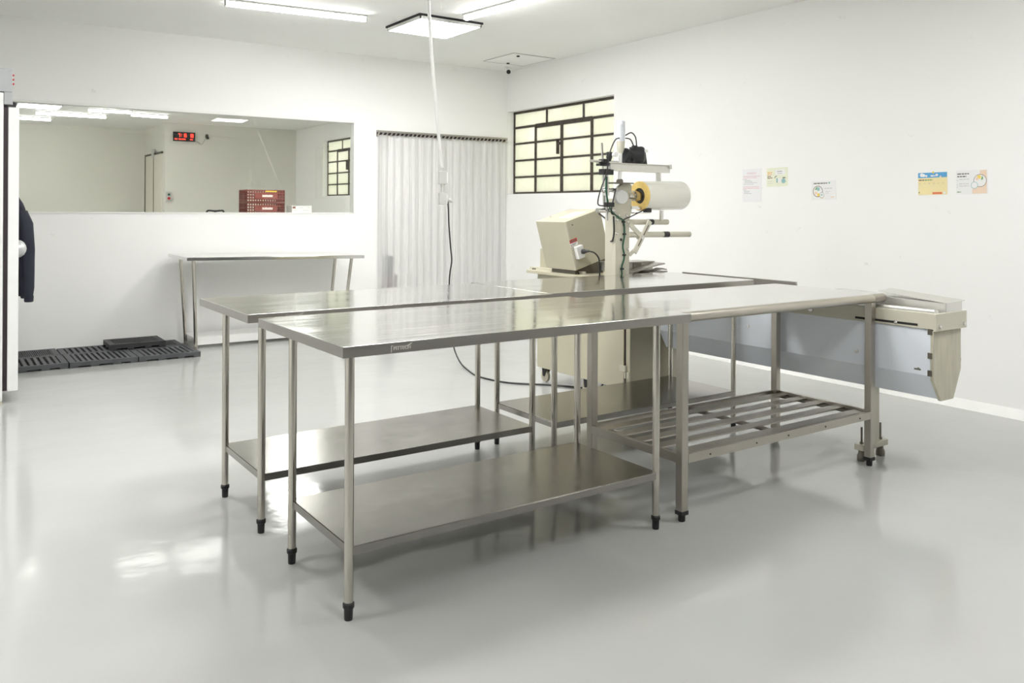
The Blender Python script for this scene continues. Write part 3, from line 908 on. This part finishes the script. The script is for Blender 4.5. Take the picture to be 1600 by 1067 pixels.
for i in range(3): e.box(sx - .034, sx + .010 - i * .008, -.0018, -.001, sz + .070 - i * .006, sz + .073 - i * .006, T)
e.prism([(sx - .048, sz + .057), (sx - .038, sz + .057), (sx - .043, sz + .073)], 'y', -.0018, -.001, T)
e.box(sx - .044, sx + .010, -.0018, -.001, sz + .086, sz + .096, T)
e.build('label_print', 'ink_dark', lb)
MB().cyl(T @ Vector((.055, 0, .335)), T @ Vector((.055, -.006, .335)), .006, 12).build('lock', 'chrome', cbx)
MB().box(.10, .26, .06, .20, bh_, bh_ + .001, T).build('top_sticker', 'paper_lime', cbx)
MB().cyl(T @ Vector((bw_ * .3, .3, bh_ - .002)), T @ Vector((bw_ * .3, .3, bh_ + .012)), .006, 10).build('top_screw', 'chrome', cbx)
cdp = T @ Vector((sx + .036, -.095, sz + .0))
tag(MB().tube([cdp + Vector((-.012, .03, 0)), cdp + Vector((.03, -.01, -.01)), cdp + Vector((.060, -.03, -.05)), (cdp.x + .066, 4.62, .97), (cdp.x + .066, 4.62, .895)], 0.0055, 8).build('mains_lead', 'black'), 'short black lead plugged into the socket on the beige control box', 'lead')

# column with its upper head
cl = MB()
prof = [(3.862, .895), (3.992, .895), (3.992, 1.30), (4.012, 1.36), (4.012, 1.52)]
cx, cz, rr = 3.935, 1.505, 0.070
prof += [(4.012, 1.545), (3.995, 1.556), (3.93, 1.556), (3.895, 1.535), (3.868, 1.49), (3.862, 1.40)]
cl.prism(prof, 'y', 4.315, 4.345).build('column', 'tan_mid', mc, 0.004)
MB().box(3.866, 3.884, 4.345, 4.43, .895, 1.45).box(3.975, 3.99, 4.345, 4.43, .895, 1.35).build('column_flange', 'tan_mid', mc, 0.003)
MB().lathe((3.905, 4.315, 1.462), (-.25, -1, 0), [(0, .050), (.020, .050), (.026, .046)], 32).build('round_cover', 'grey_plastic', mc)
sh = MB()
sh.lathe((3.985, 4.33, 1.471), (1, 0, 0), [(0, .026), (.055, .026), (.058, .036), (.105, .036), (.108, .030), (.14, .030)], 24)
sh.build('roll_shaft', 'steel_tube', mc)
sh = MB()
sh.lathe((4.48, 4.33, 1.481), (1, 0, 0), [(0, .024), (.045, .024), (.062, .022), (.072, .008), (.098, .006)], 20)
sh.build('shaft_tip', 'steel', mc)
bl = None
for (x, z) in ((3.89, 1.335), (3.96, 1.335), (3.975, 1.29), (3.975, 1.10), (3.872, 1.305), (3.872, 1.21)):
    MB().lathe((x, 4.315, z), (0, -1, 0), [(0, .010), (.006, .010), (.009, .006)], 12).build('column_bolt', 'chrome', mc)
MB().box(3.905, 3.92, 4.311, 4.316, 1.158, 1.176).build('column_switch', 'black', mc)
# top rail with its sensor head
ra = MB()
ra.box(3.80, 4.37, 4.30, 4.36, 1.640, 1.690).box(3.79, 4.375, 4.29, 4.37, 1.690, 1.697).box(4.352, 4.376, 4.285, 4.375, 1.668, 1.70)
ra.build('top_rail', 'aluminium', mc, 0.003)
MB().box(4.275, 4.292, 4.31, 4.35, 1.565, 1.642).build('rail_post', 'aluminium', mc, 0.002)
MB().box(3.795, 3.815, 4.34, 4.36, 1.36, 1.642).build('rail_post', 'aluminium', mc, 0.002)
mo = MB()
mo.lathe((4.070, 4.33, 1.760), (0.75, -.66, 0), [(-.055, .040), (-.05, .056), (.035, .060), (.05, .054), (.06, .035)], 28)
mo.prism([(4.01, 1.697), (4.145, 1.697), (4.125, 1.80), (4.04, 1.80)], 'y', 4.30, 4.36)
mo.lathe((3.985, 4.33, 1.755), (1, 0, 0), [(0, .022), (.02, .026), (.05, .026), (.055, .02), (.09, .02)], 20)
mo.lathe((3.945, 4.33, 1.755), (1, 0, 0), [(0, .047), (.022, .050), (.04, .03)], 26)
mo.box(3.955, 3.985, 4.30, 4.36, 1.697, 1.76)
mo.box(4.035, 4.065, 4.315, 4.345, 1.80, 1.825)
mo.build('sensor_head', 'black', mc, 0.002)
MB().lathe((3.866, 4.32, 1.755), (-.25, -1, 0), [(-.03, .016), (.0, .018), (.006, .016)], 22).build('dial', 'white_plastic', mc)
MB().box(4.085, 4.115, 4.263, 4.268, 1.775, 1.795).build('nameplate', 'white_plastic', mc)
# adjustable rods and clamps
MB().cyl((3.645, 4.33, 1.703), (3.90, 4.33, 1.702), .009, 14).build('cross_rod', 'chrome', mc)
MB().cyl((3.752, 4.335, 1.83), (3.775, 4.335, 1.38), .008, 14).build('upright_rod', 'chrome', mc)
ck = MB()
ck.box(3.72, 3.80, 4.315, 4.36, 1.672, 1.690).box(3.745, 3.79, 4.31, 4.36, 1.690, 1.72).lathe((3.805, 4.32, 1.735), (0, 0, 1), [(-.03, .012), (0, .022), (.012, .018), (.03, .022), (.035, .014)], 14)
ck.box(3.745, 3.83, 4.30, 4.36, 1.612, 1.652)
ck.build('rod_clamp', 'black', mc, 0.003)
MB().box(3.765, 3.83, 4.29, 4.33, 1.392, 1.424).build('limit_switch', 'black', mc, 0.003)
cy_ = MB()
cy_.cyl((3.780, 4.32, 1.60), (3.780, 4.32, 1.47), .020, 16).lathe((3.755, 4.32, 1.507), (1, 0, 0), [(-.02, .010), (0, .019), (.03, .019), (.06, .012), (.09, .016), (.11, .010)], 16)
cy_.cyl((3.705, 4.33, 1.368), (3.86, 4.33, 1.368), .016, 16).cyl((3.78, 4.32, 1.47), (3.79, 4.32, 1.30), .009, 12)
cy_.build('tension_rod', 'chrome', mc)
MB().box(3.81, 3.99, 4.27, 4.37, 1.553, 1.561).lathe((3.903, 4.32, 1.556), (0, 0, 1), [(0, .024), (.02, .024), (.03, .016)], 16).build('top_plate', 'dark_steel', mc, 0.001)
# signal tower
tw = MB().cyl((3.903, 4.32, 1.57), (3.910, 4.32, 1.79), .0125, 16).build('signal_tower', 'white_plastic', mc)
MB().lathe((3.910, 4.32, 1.765), (0, 0, 1), [(0, .015), (.03, .025), (.078, .0285), (.082, .027)], 24).build('tower_base', 'tan_light', tw)
MB().lathe((3.911, 4.32, 1.846), (0, 0, 1), [(0, .0285), (.045, .0285), (.047, .027), (.05, .0285), (.095, .0285), (.097, .027), (.10, .0285), (.135, .0285), (.142, .024)], 28).build('tower_lens', 'lens', tw)
# lower rollers and link arms
rol = MB()
rol.cyl((3.99, 4.345, 1.288), (4.39, 4.345, 1.286), .0195, 20)
rol.build('guide_roller', 'tan_light', mc)
rol = MB().cyl((3.99, 4.33, 1.200), (4.605, 4.33, 1.195), .0205, 20).build('guide_roller', 'tan_light', mc)
MB().cyl((4.192, 4.345, 1.287), (4.242, 4.345, 1.287), .0205, 20).build('black_band', 'black', mc)
MB().cyl((4.33, 4.33, 1.1975), (4.385, 4.33, 1.197), .0215, 20).build('black_band', 'black', mc)
def bar(mb, p, q, w, t):
    p = Vector(p); q = Vector(q)
    e_ = (q - p).normalized(); n_ = Vector((-e_.z, 0, e_.x)) * w; d_ = Vector((0, t, 0))
    mb.hexa([p - n_ - d_, q - n_ - d_, q - n_ + d_, p - n_ + d_, p + n_ - d_, q + n_ - d_, q + n_ + d_, p + n_ + d_])
lk = MB()
bar(lk, (4.025, 4.30, 1.075), (4.175, 4.30, 1.295), .019, .006)
bar(lk, (3.985, 4.308, 1.06), (4.03, 4.308, 1.09), .014, .005)
bar(lk, (3.985, 4.305, 1.275), (4.09, 4.305, 1.19), .016, .006)
lk.build('link_arm', 'tan_light', mc, 0.002)
lk = MB()
bar(lk, (4.055, 4.2935, 1.12), (4.155, 4.2935, 1.267), .0045, .0012)
lk.build('link_slot', 'dark_steel', mc)
MB().cyl((4.095, 4.29, 1.175), (4.095, 4.345, 1.175), .010, 12).cyl((4.10, 4.29, 1.19), (4.10, 4.30, 1.19), .006, 12).build('link_pin', 'chrome', mc)
MB().box(4.315, 4.335, 4.33, 4.35, 1.29, 1.37).build('roll_stay', 'aluminium', mc)
MB().box(4.02, 4.17, 4.29, 4.34, 1.348, 1.356).box(4.0, 4.11, 4.30, 4.33, 1.378, 1.40).build('sensor_arm', 'chrome', mc)
MB().box(4.12, 4.165, 4.275, 4.315, 1.356, 1.412).build('sensor', 'black', mc, 0.002)
# wires
MB().tube([(4.145, 4.275, 1.392), (4.06, 4.28, 1.36), (3.98, 4.295, 1.325), (3.935, 4.308, 1.305), (3.93, 4.308, 1.26)], .004, 6).build('wire', 'black', mc)
MB().tube([(3.76, 4.30, 1.60), (3.765, 4.30, 1.48), (3.80, 4.30, 1.38), (3.87, 4.305, 1.325), (3.928, 4.308, 1.295), (3.94, 4.309, 1.20), (3.925, 4.309, 1.12), (3.94, 4.309, 1.05), (3.915, 4.309, .97), (3.925, 4.309, .90)], .0055, 8).build('wire', 'green', mc)
MB().tube([(3.90, 4.31, 1.87), (3.84, 4.30, 1.85), (3.78, 4.29, 1.75), (3.755, 4.29, 1.62), (3.70, 4.29, 1.50), (3.68, 4.29, 1.415), (3.72, 4.29, 1.40), (3.775, 4.29, 1.405)], .0045, 6).build('wire', 'black', mc)
MB().tube([(3.945, 4.31, 1.89), (3.99, 4.30, 1.91), (4.03, 4.30, 1.88), (4.05, 4.31, 1.82)], .0045, 6).build('wire', 'black', mc)
MB().tube([(3.945, 4.31, 1.87), (3.985, 4.30, 1.86), (4.02, 4.30, 1.80), (4.03, 4.31, 1.78)], .0045, 6).build('wire', 'black', mc)
MB().tube([(3.85, 4.30, 1.52), (3.82, 4.29, 1.45), (3.80, 4.29, 1.36), (3.83, 4.30, 1.34)], .005, 6).build('wire', 'black', mc)
MB().tube([T @ Vector((bw_ - .02, -.004, bh_ - .03)), (4.02, 4.55, 1.27), (3.90, 4.42, 1.17), (3.855, 4.34, 1.16), (3.835, 4.30, 1.22), (3.83, 4.30, 1.33)], .0065, 8).build('wire', 'black', mc)
for (x, z) in ((3.93, 1.29), (3.938, 1.205), (3.938, 1.06), (3.918, .965)): MB().box(x - .012, x + .010, 4.300, 4.316, z - .006, z + .006).build('cable_tie', 'black', mc)

# film roll on the shaft
fr_ = thing('film_roll', 'cream plastic film roll with yellow end held on the machine shaft', 'film roll', (4.30, 4.33, 1.475))
MB().lathe((4.095, 4.33, 1.472), (1, 0, .02), [(.12, .0560), (.004, .0562), (.003, .1035), (.41, .1035), (.415, .101), (.4151, .04)], 48).build('film', 'film', fr_)
MB().lathe((4.095, 4.33, 1.472), (1, 0, .02), [(.014, .055), (.0, .056), (-.001, .060), (-.001, .100), (.003, .1037), (.010, .1037)], 48, False).build('roll_end', 'film_edge', fr_)
MB().lathe((4.095, 4.33, 1.472), (1, 0, .02), [(.0135, .0558), (.015, .051), (.09, .051)], 32).build('core', 'black', fr_)

# ------------------------------------------------------------------ infeed conveyor
cv = thing('infeed_conveyor', 'long conveyor with blue grey side panels running out beside the square-legged table', 'conveyor', (4.33, 3.3, 0))
YN, YFAR = 2.285, 4.283
xl, xr = 4.200, 4.460
tr = MB()
tr.prism([(xl, .530), (xl, .768), (xr, .768), (xr, .530)], 'y', YN, YFAR)
tr.build('side_panel', 'panel_blue', cv, 0.001)
tr = MB()
tr.prism([(xl, .530), (xr, .530), (4.388, .404), (4.272, .404)], 'y', YN, YFAR - .05)
tr.build('lower_panel', 'panel_blue', cv, 0.001)
MB().prism([(4.192, .764), (4.462, .764), (4.466, .548), (4.390, .396), (4.268, .396), (4.192, .512)], 'y', YN - .018, YN).build('end_plate', 'tan_end', cv, 0.003)
for z in (.742, .62, .53): MB().box(4.188, 4.193, YN - .010, YN + .012, z, z + .03).build('end_clip', 'dark_steel', cv)
MB().box(4.463, 4.470, YN - .015, YN - .005, .585, .60).build('end_clip', 'dark_steel', cv)
fr = MB()
fr.box(4.188, 4.206, YN - .02, YFAR, .770, .852).box(4.460, 4.478, YN - .02, YFAR, .770, .852)
fr.box(4.183, 4.490, YN - .034, YN - .02, .762, .852)
fr.build('frame_rail', 'tan_light', cv, 0.002)
s = MB().box(4.1865, 4.1885, YN + .065, YN + .42, .781, .793).build('frame_slot', 'dark_gap', cv)
for p_, ax_, pr_ in (((4.188, YN + .18, .787), (-1, 0, 0), [(0, .010), (.01, .010), (.012, .006)]),
                     ((4.215, YN - .034, .785), (0, -1, 0), [(0, .010), (.008, .010), (.010, .006)]),
                     ((4.455, YN - .034, .785), (0, -1, 0), [(0, .010), (.008, .010), (.010, .006)]),
                     ((4.188, YN + .70, .80), (-1, 0, 0), [(0, .014), (.012, .014), (.016, .009)]),
                     ((xl, 2.70, .60), (-1, 0, 0), [(0, .010), (.01, .009)]),
                     ((xl, 3.45, .65), (-1, 0, 0), [(0, .010), (.01, .009)])):
    MB().lathe(p_, ax_, pr_, 12).build('frame_bolt', 'chrome', cv)
lp = MB()
lp.box(4.206, 4.46, YN - .018, YFAR, .835, .845)
lp.prism([(4.200, .852), (4.244, .852), (4.244, .862), (4.236, .870), (4.206, .870), (4.200, .862)], 'y', YN - .015, YFAR)
lp.prism([(4.452, .852), (4.478, .852), (4.478, .866), (4.452, .866)], 'y', YN - .015, YFAR)
lp.build('guide_ledge', 'aluminium', cv, 0.001)
cvr = MB()
cvr.hexa([(4.292, YN - .028, .822), (4.452, YN - .028, .822), (4.452, 2.95, .86), (4.292, 2.95, .86),
          (4.292, YN - .028, .900), (4.452, YN - .028, .900), (4.452, 2.95, .915), (4.292, 2.95, .915)])
cvr.build('infeed_cover', 'aluminium', cv, 0.003)
cvr = MB()
cvr.hexa([(4.284, YN - .035, .899), (4.468, YN - .035, .905), (4.462, 2.66, .936), (4.268, 2.62, .934),
          (4.284, YN - .035, .902), (4.468, YN - .035, .908), (4.462, 2.66, .939), (4.268, 2.62, .937)])
cvr.build('cover_lid', 'aluminium', cv)
MB().box(4.470, 4.484, 3.3, YFAR - .01, .868, .925).build('guide_rail', 'steel', cv, 0.002)
fl = MB()
fl.prism([(4.07, .935), (4.33, .985), (4.385, .988), (4.385, .978), (4.33, .972), (4.07, .925)], 'y', 4.36, 4.46)
fl.prism([(4.24, .925), (4.33, .955), (4.385, .945), (4.385, .937), (4.33, .943), (4.24, .915)], 'y', 4.34, 4.40)
fl.box(4.06, 4.08, 4.36, 4.46, .855, .935)
fl.box(4.22, 4.40, 4.35, 4.46, .868, .93)
fl.build('folding_plate', 'steel', mc, 0.001)
# sticker
st = MB().box(xl - .0008, xl, 2.338, 2.374, .551, .560).box(xl - .0008, xl, 2.345, 2.358, .560, .564)
st.build('sticker', 'ink_dark', cv)
lg = MB().box(4.290, 4.345, 2.655, 2.695, .085, .41).build('support_leg', 'tan_light', cv, 0.003)
lg2 = MB().box(4.300, 4.350, 4.20, 4.24, .085, .41).build('support_leg', 'tan_light', cv, 0.003)
for (yy, L_) in ((2.675, lg), (4.22, lg2)):
    MB().box(4.180, 4.420, yy - .028, yy + .028, .060, .092).build('foot_bar', 'tan_light', L_, 0.003)
    for x in (4.207, 4.388):
        ft = MB().lathe((x, yy, 0), (0, 0, 1), [(0, .022), (.004, .024), (.028, .024), (.040, .018), (.060, .016)], 18).build('levelling_foot', 'dark_steel', L_)
        MB().cyl((x, yy, .05), (x, yy, .185), .0055, 10).lathe((x, yy, .092), (0, 0, 1), [(0, .011), (.012, .011)], 6).build('threaded_stud', 'dark_steel', L_)

# ------------------------------------------------------------------ posters on the long wall
def poster(name, label, s0, s1, z0, z1, base, marks, cat='poster', tilt=0.0):
    cx_, cy_ = (s0 + s1) / 2, (z0 + z1) / 2
    fm_ = FR @ Matrix.Translation((cx_, cy_, 0)) @ Matrix.Rotation(R(tilt), 4, 'Z') @ Matrix.Translation((-(s1 - s0) / 2, -(z1 - z0) / 2, 0))
    w, h_ = s1 - s0, z1 - z0
    m_ = MB(fm_)
    mats = [base]
    m_.box(0, w, 0, h_, 0, .0022)
    lift = [0.0026]
    for mk in marks:
        k_, mt = mk[0], mk[1]
        if mt not in mats: mats.append(mt)
        m_.mi = mats.index(mt)
        lift[0] += .00004
        d_ = lift[0]
        if k_ == 'r':
            a, b_, c_, e_ = mk[2:6]
            m_.face([m_._v((w * a, h_ * b_, d_)), m_._v((w * c_, h_ * b_, d_)), m_._v((w * c_, h_ * e_, d_)), m_._v((w * a, h_ * e_, d_))])
        elif k_ == 'c':
            a, b_, rr_ = mk[2:5]
            m_.disc((w * a, h_ * b_, d_), (1, 0, 0), (0, 1, 0), rr_ * h_)
        elif k_ == 'p':
            m_.face([m_._v((w * a, h_ * b_, d_)) for a, b_ in mk[2]])
        elif k_ == 'l':                       # a line of small print, as word-like dashes
            a, b_, c_, th = mk[2:6]
            x = a
            while x < c_:
                q = min(c_, x + random.uniform(.05, .13))
                m_.face([m_._v((w * x, h_ * b_, d_)), m_._v((w * q, h_ * b_, d_)), m_._v((w * q, h_ * (b_ + th), d_)), m_._v((w * x, h_ * (b_ + th), d_))])
                x = q + .018
        elif k_ == 't':
            a, b_, sz_, body = mk[2:6]
            text_into(m_, body, sz_ * h_, Matrix.Translation((w * a, h_ * b_, d_)), 0.0)
    return tag(m_.build(name, mats), label, cat)
mk = [('t', 'ink_red', .24, .84, .075, 'ATENÇÃO')]
for (y, a, c, col) in ((.77, .06, .95, 'ink_red'), (.725, .06, .76, 'ink_red'), (.68, .04, .25, 'ink_grey'), (.645, .12, .45, 'ink_grey'), (.61, .12, .55, 'ink_grey'), (.575, .12, .80, 'ink_grey'), (.53, .06, .60, 'ink_grey'), (.45, .06, .90, 'ink_red'), (.405, .06, .92, 'ink_red'), (.36, .04, .22, 'ink_grey'), (.325, .10, .40, 'ink_grey'), (.29, .10, .38, 'ink_grey'), (.25, .10, .50, 'ink_grey')):
    mk.append(('l', col, a, y, c, .014))
poster('notice_sheet', 'portrait white notice headed in faded red, beside the pale lime sheet', 3.772, 3.982, 1.447, 1.742, 'paper_lilac', mk, 'notice')
mk = [('r', 'paper_yellow', .0, .80, .32, .82), ('l', 'ink_orange', .04, .72, .26, .055), ('l', 'ink_orange', .04, .63, .25, .05), ('l', 'ink_brown', .04, .53, .20, .05), ('l', 'ink_brown', .04, .44, .28, .055), ('l', 'ink_grey', .05, .28, .34, .015), ('l', 'ink_grey', .05, .18, .34, .015), ('r', 'paper', .42, .62, .88, .90)]
for i in range(4): mk.append(('r', 'ink_dark', .52 + .06 * i, .77, .555 + .06 * i, .82)); mk.append(('r', 'ink_grey', .52 + .06 * i, .67, .565 + .06 * i, .71))
mk += [('p', 'ink_dark', [(.36, .45), (.40, .45), (.50, .57), (.44, .57)]), ('r', 'ink_teal', .46, .20, .53, .44), ('r', 'paper_lilac', .56, .22, .66, .44), ('c', 'ink_teal', .80, .28, .13), ('r', 'ink_dark', .76, .42, .90, .48), ('r', 'ink_teal', .72, .22, .93, .26)]
poster('wall_poster', 'pale lime landscape sheet with small icons, beside the portrait notice', 4.040, 4.258, 1.580, 1.742, 'paper_lime', mk, tilt=1.0)
mk = [('l', 'ink_dark', .10, .84, .66, .06), ('c', 'ink_teal', .74, .88, .055), ('c', 'ink_brown', .27, .45, .30), ('c', 'paper', .27, .45, .265), ('p', 'ink_green', [(.14, .52), (.20, .66), (.26, .69), (.24, .55)]), ('c', 'ink_teal', .29, .57, .10), ('c', 'paper_salmon', .20, .37, .09), ('c', 'ink_yellow', .30, .27, .085), ('c', 'ink_dark', .43, .25, .145), ('c', 'paper', .43, .25, .13), ('c', 'ink_teal', .43, .26, .05), ('r', 'paper_salmon', .38, .07, .50, .11),
      ('l', 'ink_grey', .55, .58, .85, .03), ('l', 'ink_grey', .58, .42, .76, .02), ('l', 'ink_grey', .58, .33, .72, .02), ('l', 'ink_orange', .80, .12, .95, .025)]
poster('wall_poster', 'small white card with one plate picture, alone in the middle of the wall', 4.492, 4.720, 1.463, 1.618, 'paper', mk, tilt=1.0)
mk = [('r', 'ink_blue', 0, .77, 1, 1), ('c', 'paper', .13, .90, .085), ('c', 'paper', .20, .88, .07), ('c', 'paper', .29, .85, .05), ('c', 'ink_yellow', .53, 1.0, .05), ('l', 'paper', .44, .82, .60, .06), ('c', 'paper', .65, .88, .06), ('c', 'paper', .78, .80, .045), ('c', 'ink_vermilion', .79, .80, .02), ('l', 'ink_brown', .02, .645, .24, .05), ('l', 'ink_green', .24, .645, .50, .05)]
for i in range(6): mk.append(('l', 'ink_grey', .04 + .16 * i, .505, .09 + .16 * i, .02))
for i in range(5): mk.append(('r', 'ink_grey', .02, .46 - .085 * i, .04, .48 - .085 * i))
mk += [('r', 'paper', .50, .49, .503, .12), ('r', 'paper', .02, .375, .98, .38), ('r', 'ink_vermilion', .50, .02, .83, .115), ('c', 'paper', .91, .08, .06), ('r', 'ink_dark', .02, .08, .055, .14)]
poster('wall_poster', 'yellow calendar sheet with a blue sky band along its top', 5.404, 5.618, 1.494, 1.655, 'paper_yellow', mk, 'calendar', tilt=.8)
mk = [('p', 'paper_salmon', [(.52, .02), (.98, .02), (.98, .98), (.78, .98), (.74, .70), (.52, .20)]), ('c', 'ink_brown', .77, .55, .265), ('c', 'paper', .77, .55, .245), ('c', 'ink_yellow', .74, .70, .08), ('c', 'paper_salmon', .68, .63, .07), ('p', 'ink_green', [(.80, .58), (.84, .76), (.87, .66), (.85, .58)]), ('c', 'ink_teal', .59, .37, .145), ('c', 'paper_lilac', .59, .37, .125),
      ('l', 'ink_dark', .04, .83, .42, .05), ('l', 'ink_dark', .04, .72, .34, .05)]
for y in (.62, .43, .34): mk += [('l', 'ink_grey', .10, y, .42, .02), ('r', 'ink_grey', .03, y - .05, .055, y - .02)]
mk.append(('l', 'ink_green', .03, .08, .16, .04))
poster('wall_poster', 'white card with salmon corner and two bowl pictures beside the calendar', 5.682, 5.896, 1.495, 1.663, 'paper', mk, tilt=.8)

# ------------------------------------------------------------------ things in the next room
ck_ = thing('digital_clock', 'black digital wall clock with red digits in the next room', 'clock', (3.87, YW, 2.7))
MB().box(3.675, 4.070, YW - .045, YW, 2.615, 2.785).build('case', 'black', ck_, .004)
def seg_digit(mb, ch, x, z, w, h_, t, y):
    on = {'0': 'abcdef', '1': 'bc', '2': 'abged', '3': 'abgcd', '4': 'fgbc', '5': 'afgcd', '6': 'afgecd', '7': 'abc', '8': 'abcdefg', '9': 'abcdfg'}[ch]
    hh = h_ / 2
    S_ = {'a': (0, h_ - t, w, h_), 'g': (0, hh - t / 2, w, hh + t / 2), 'd': (0, 0, w, t), 'f': (0, hh, t, h_), 'b': (w - t, hh, w, h_), 'e': (0, 0, t, hh), 'c': (w - t, 0, w, hh)}
    for q in on:
        a, b_, c_, d_ = S_[q]
        mb.box(x + a, x + c_, y - .003, y, z + b_, z + d_)
dg_ = MB()
yy = YW - .0455
for ch, x in (('7', 3.765), ('1', 3.845), ('5', 3.882), ('1', 3.965), ('0', 4.002)):
    seg_digit(dg_, ch, x, 2.690, .030, .066, .011, yy)
for z in (2.705, 2.738): dg_.box(3.815, 3.826, yy - .003, yy, z, z + .010)
for (a, c) in ((3.70, 3.74), (3.77, 3.805), (3.83, 3.89), (3.975, 4.01)):
    x = a
    while x < c: dg_.box(x, x + .012, yy - .003, yy, 2.640, 2.662); x += .017
dg_.build('digits', 'led', ck_)
MB().tube([(4.07, YW - .012, 2.64), (4.13, YW - .012, 2.615), (4.185, YW - .012, 2.575), (4.21, YW - .012, 2.585), (4.27, YW - .012, 2.70)], .005, 6).build('clock_cord', 'ink_grey', ck_)
wp = thing('wall_socket', 'small dark socket with plug on the next room wall beside the clock', 'socket', (4.29, YW, 2.73))
MB().box(4.255, 4.325, YW - .012, YW, 2.69, 2.785, Matrix.Translation((4.29, 0, 2.735)) @ Matrix.Rotation(R(18), 4, 'Y') @ Matrix.Translation((-4.29, 0, -2.735))).build('plate', 'white_plastic', wp)
MB().box(4.262, 4.306, YW - .06, YW - .012, 2.70, 2.765).box(4.28, 4.32, YW - .05, YW - .012, 2.675, 2.72).build('plug', 'crate_dark', wp)

# crates stacked behind the glass
def crate(name, x, y, z, w, dpt, h_, mat_name, label, group=None, lettering=True, rows=4):
    t = thing(name, label, 'crate', (x, y, z), group)
    m_ = MB()
    x0, x1, y0, y1 = x - w / 2, x + w / 2, y, y + dpt
    m_.box(x0 + .01, x1 - .01, y0 + .01, y1 - .01, z, z + .015)
    def side(a0, a1, fixed, axis, out):
        n = int((a1 - a0) / .04)
        def bx_(a, c, e_, f_):
            if axis == 'x': m_.box(a, c, fixed - .004, fixed + .008, e_, f_)
            else: m_.box(fixed - .006, fixed + .006, a, c, e_, f_)
        for i in range(rows + 1):
            q = z + (h_ - .02) * i / rows
            bx_(a0, a1, q, q + .018)
        for i in range(n + 1):
            a = a0 + (a1 - a0 - .012) * i / n
            bx_(a, a + .012, z, z + h_)
    side(x0, x1, y0, 'x', -1); side(x0, x1, y1 - .01, 'x', 1); side(y0, y1, x0 + .006, 'y', -1); side(y0, y1, x1 - .006, 'y', 1)
    m_.box(x0 + .12, x1 - .12, y0 - .006, y0 + .004, z + h_ * .28, z + h_ * .78)
    m_.build('basket', mat_name, t)
    if lettering:
        e_ = MB()
        e_.box(x - .05, x - .05 + .16, y0 - .008, y0 - .005, z + h_ * .55, z + h_ * .58)
        q = x - .06
        for i in range(8): e_.box(q, q + .016, y0 - .009, y0 - .005, z + h_ * .42, z + h_ * (.60 - .05 * (i % 3 == 1))); q += .021
        e_.build('printed_mark', 'print_white', t)
        if lettering == 'yellow':
            MB().box(x - .01, x + .17, y0 - .009, y0 - .003, z + h_ * .83, z + h_ * .92).build('yellow_tag', 'print_yellow', t)
    return t
rk = thing('storage_rack', 'steel rack behind the glass wall carrying the red crates and white carton', 'rack', (4.5, 13.2, 0))
RZ = 1.262
m_ = MB().box(3.90, 5.20, 13.0, 13.5, RZ - .03, RZ).build('shelf', 'steel', rk)
for x in (3.93, 5.17):
    for y in (13.03, 13.47): MB().box(x - .02, x + .02, y - .02, y + .02, 0, RZ - .03).build('leg', 'steel_square', rk)
crate('produce_crate', 4.305, 13.0, RZ, .605, .40, .196, 'crate', 'lower brick red crate behind the glass, partly hidden by the sill')
crate('produce_crate', 4.305, 13.0, RZ + .198, .605, .40, .196, 'crate', 'upper brick red crate behind the glass with a yellow tag', lettering='yellow')
bx = thing('carton', 'white carton with a dark corner logo beside the red crates', 'carton', (4.89, 13.1, RZ))
MB().box(4.728, 5.056, 13.0, 13.25, RZ, 1.408).build('box', 'carton', bx, .002)
pm = MB().box(4.738, 4.785, 12.997, 13.0, 1.365, 1.395)
pm.build('corner_logo', 'crate', bx)
pm = MB()
for (a, c, z) in ((4.84, 4.92, 1.372), (4.75, 4.80, 1.335), (4.90, 5.01, 1.335), (4.98, 5.03, 1.38)):
    pm.box(a, c, 12.998, 13.0, z, z + .008)
pm.build('print', 'ink_grey', bx)
# pallet truck whose handle loop shows above the sill
pj = thing('pallet_truck', 'pallet truck with black looped handle just showing above the glass sill', 'pallet truck', (3.27, 12.0, 0))
MB().tube([(3.135, 12.0, 1.27), (3.14, 12.0, 1.31), (3.165, 12.0, 1.332), (3.255, 12.0, 1.325), (3.35, 12.0, 1.332), (3.372, 12.0, 1.31), (3.376, 12.0, 1.27), (3.30, 12.0, 1.20), (3.255, 12.0, 1.18), (3.21, 12.0, 1.20), (3.135, 12.0, 1.27)], .013, 10).box(3.245, 3.265, 11.98, 12.02, 1.18, 1.33).build('handle', 'black', pj)
MB().cyl((3.255, 12.0, 1.18), (3.255, 12.12, .20), .022).build('shaft', 'crate_dark', pj)
MB().box(3.12, 3.39, 12.05, 12.22, .10, .36).build('pump', 'red', pj, .02)
for sx_ in (-1, 1):
    MB().box(3.255 + sx_ * .19 - .075, 3.255 + sx_ * .19 + .075, 12.2, 13.3, .05, .09).build('fork', 'red', pj)
    MB().cyl((3.255 + sx_ * .06 - .025, 12.12, .10), (3.255 + sx_ * .06 + .025, 12.12, .10), .10, 20).build('wheel', 'rubber', pj)
# crates standing behind the strip curtain
crate('stacked_crate', 4.72, 9.75, 0.0, .46, .36, .27, 'crate_dark', 'dark crate at the bottom of the stack behind the strip curtain', None, False)
crate('stacked_crate', 4.72, 9.75, 0.272, .46, .36, .24, 'crate', 'reddish crate in the middle of the stack behind the strip curtain', None, False)
crate('stacked_crate', 4.70, 9.75, 0.514, .42, .36, .24, 'crate_blue', 'slate blue crate topping the stack behind the strip curtain', None, False)
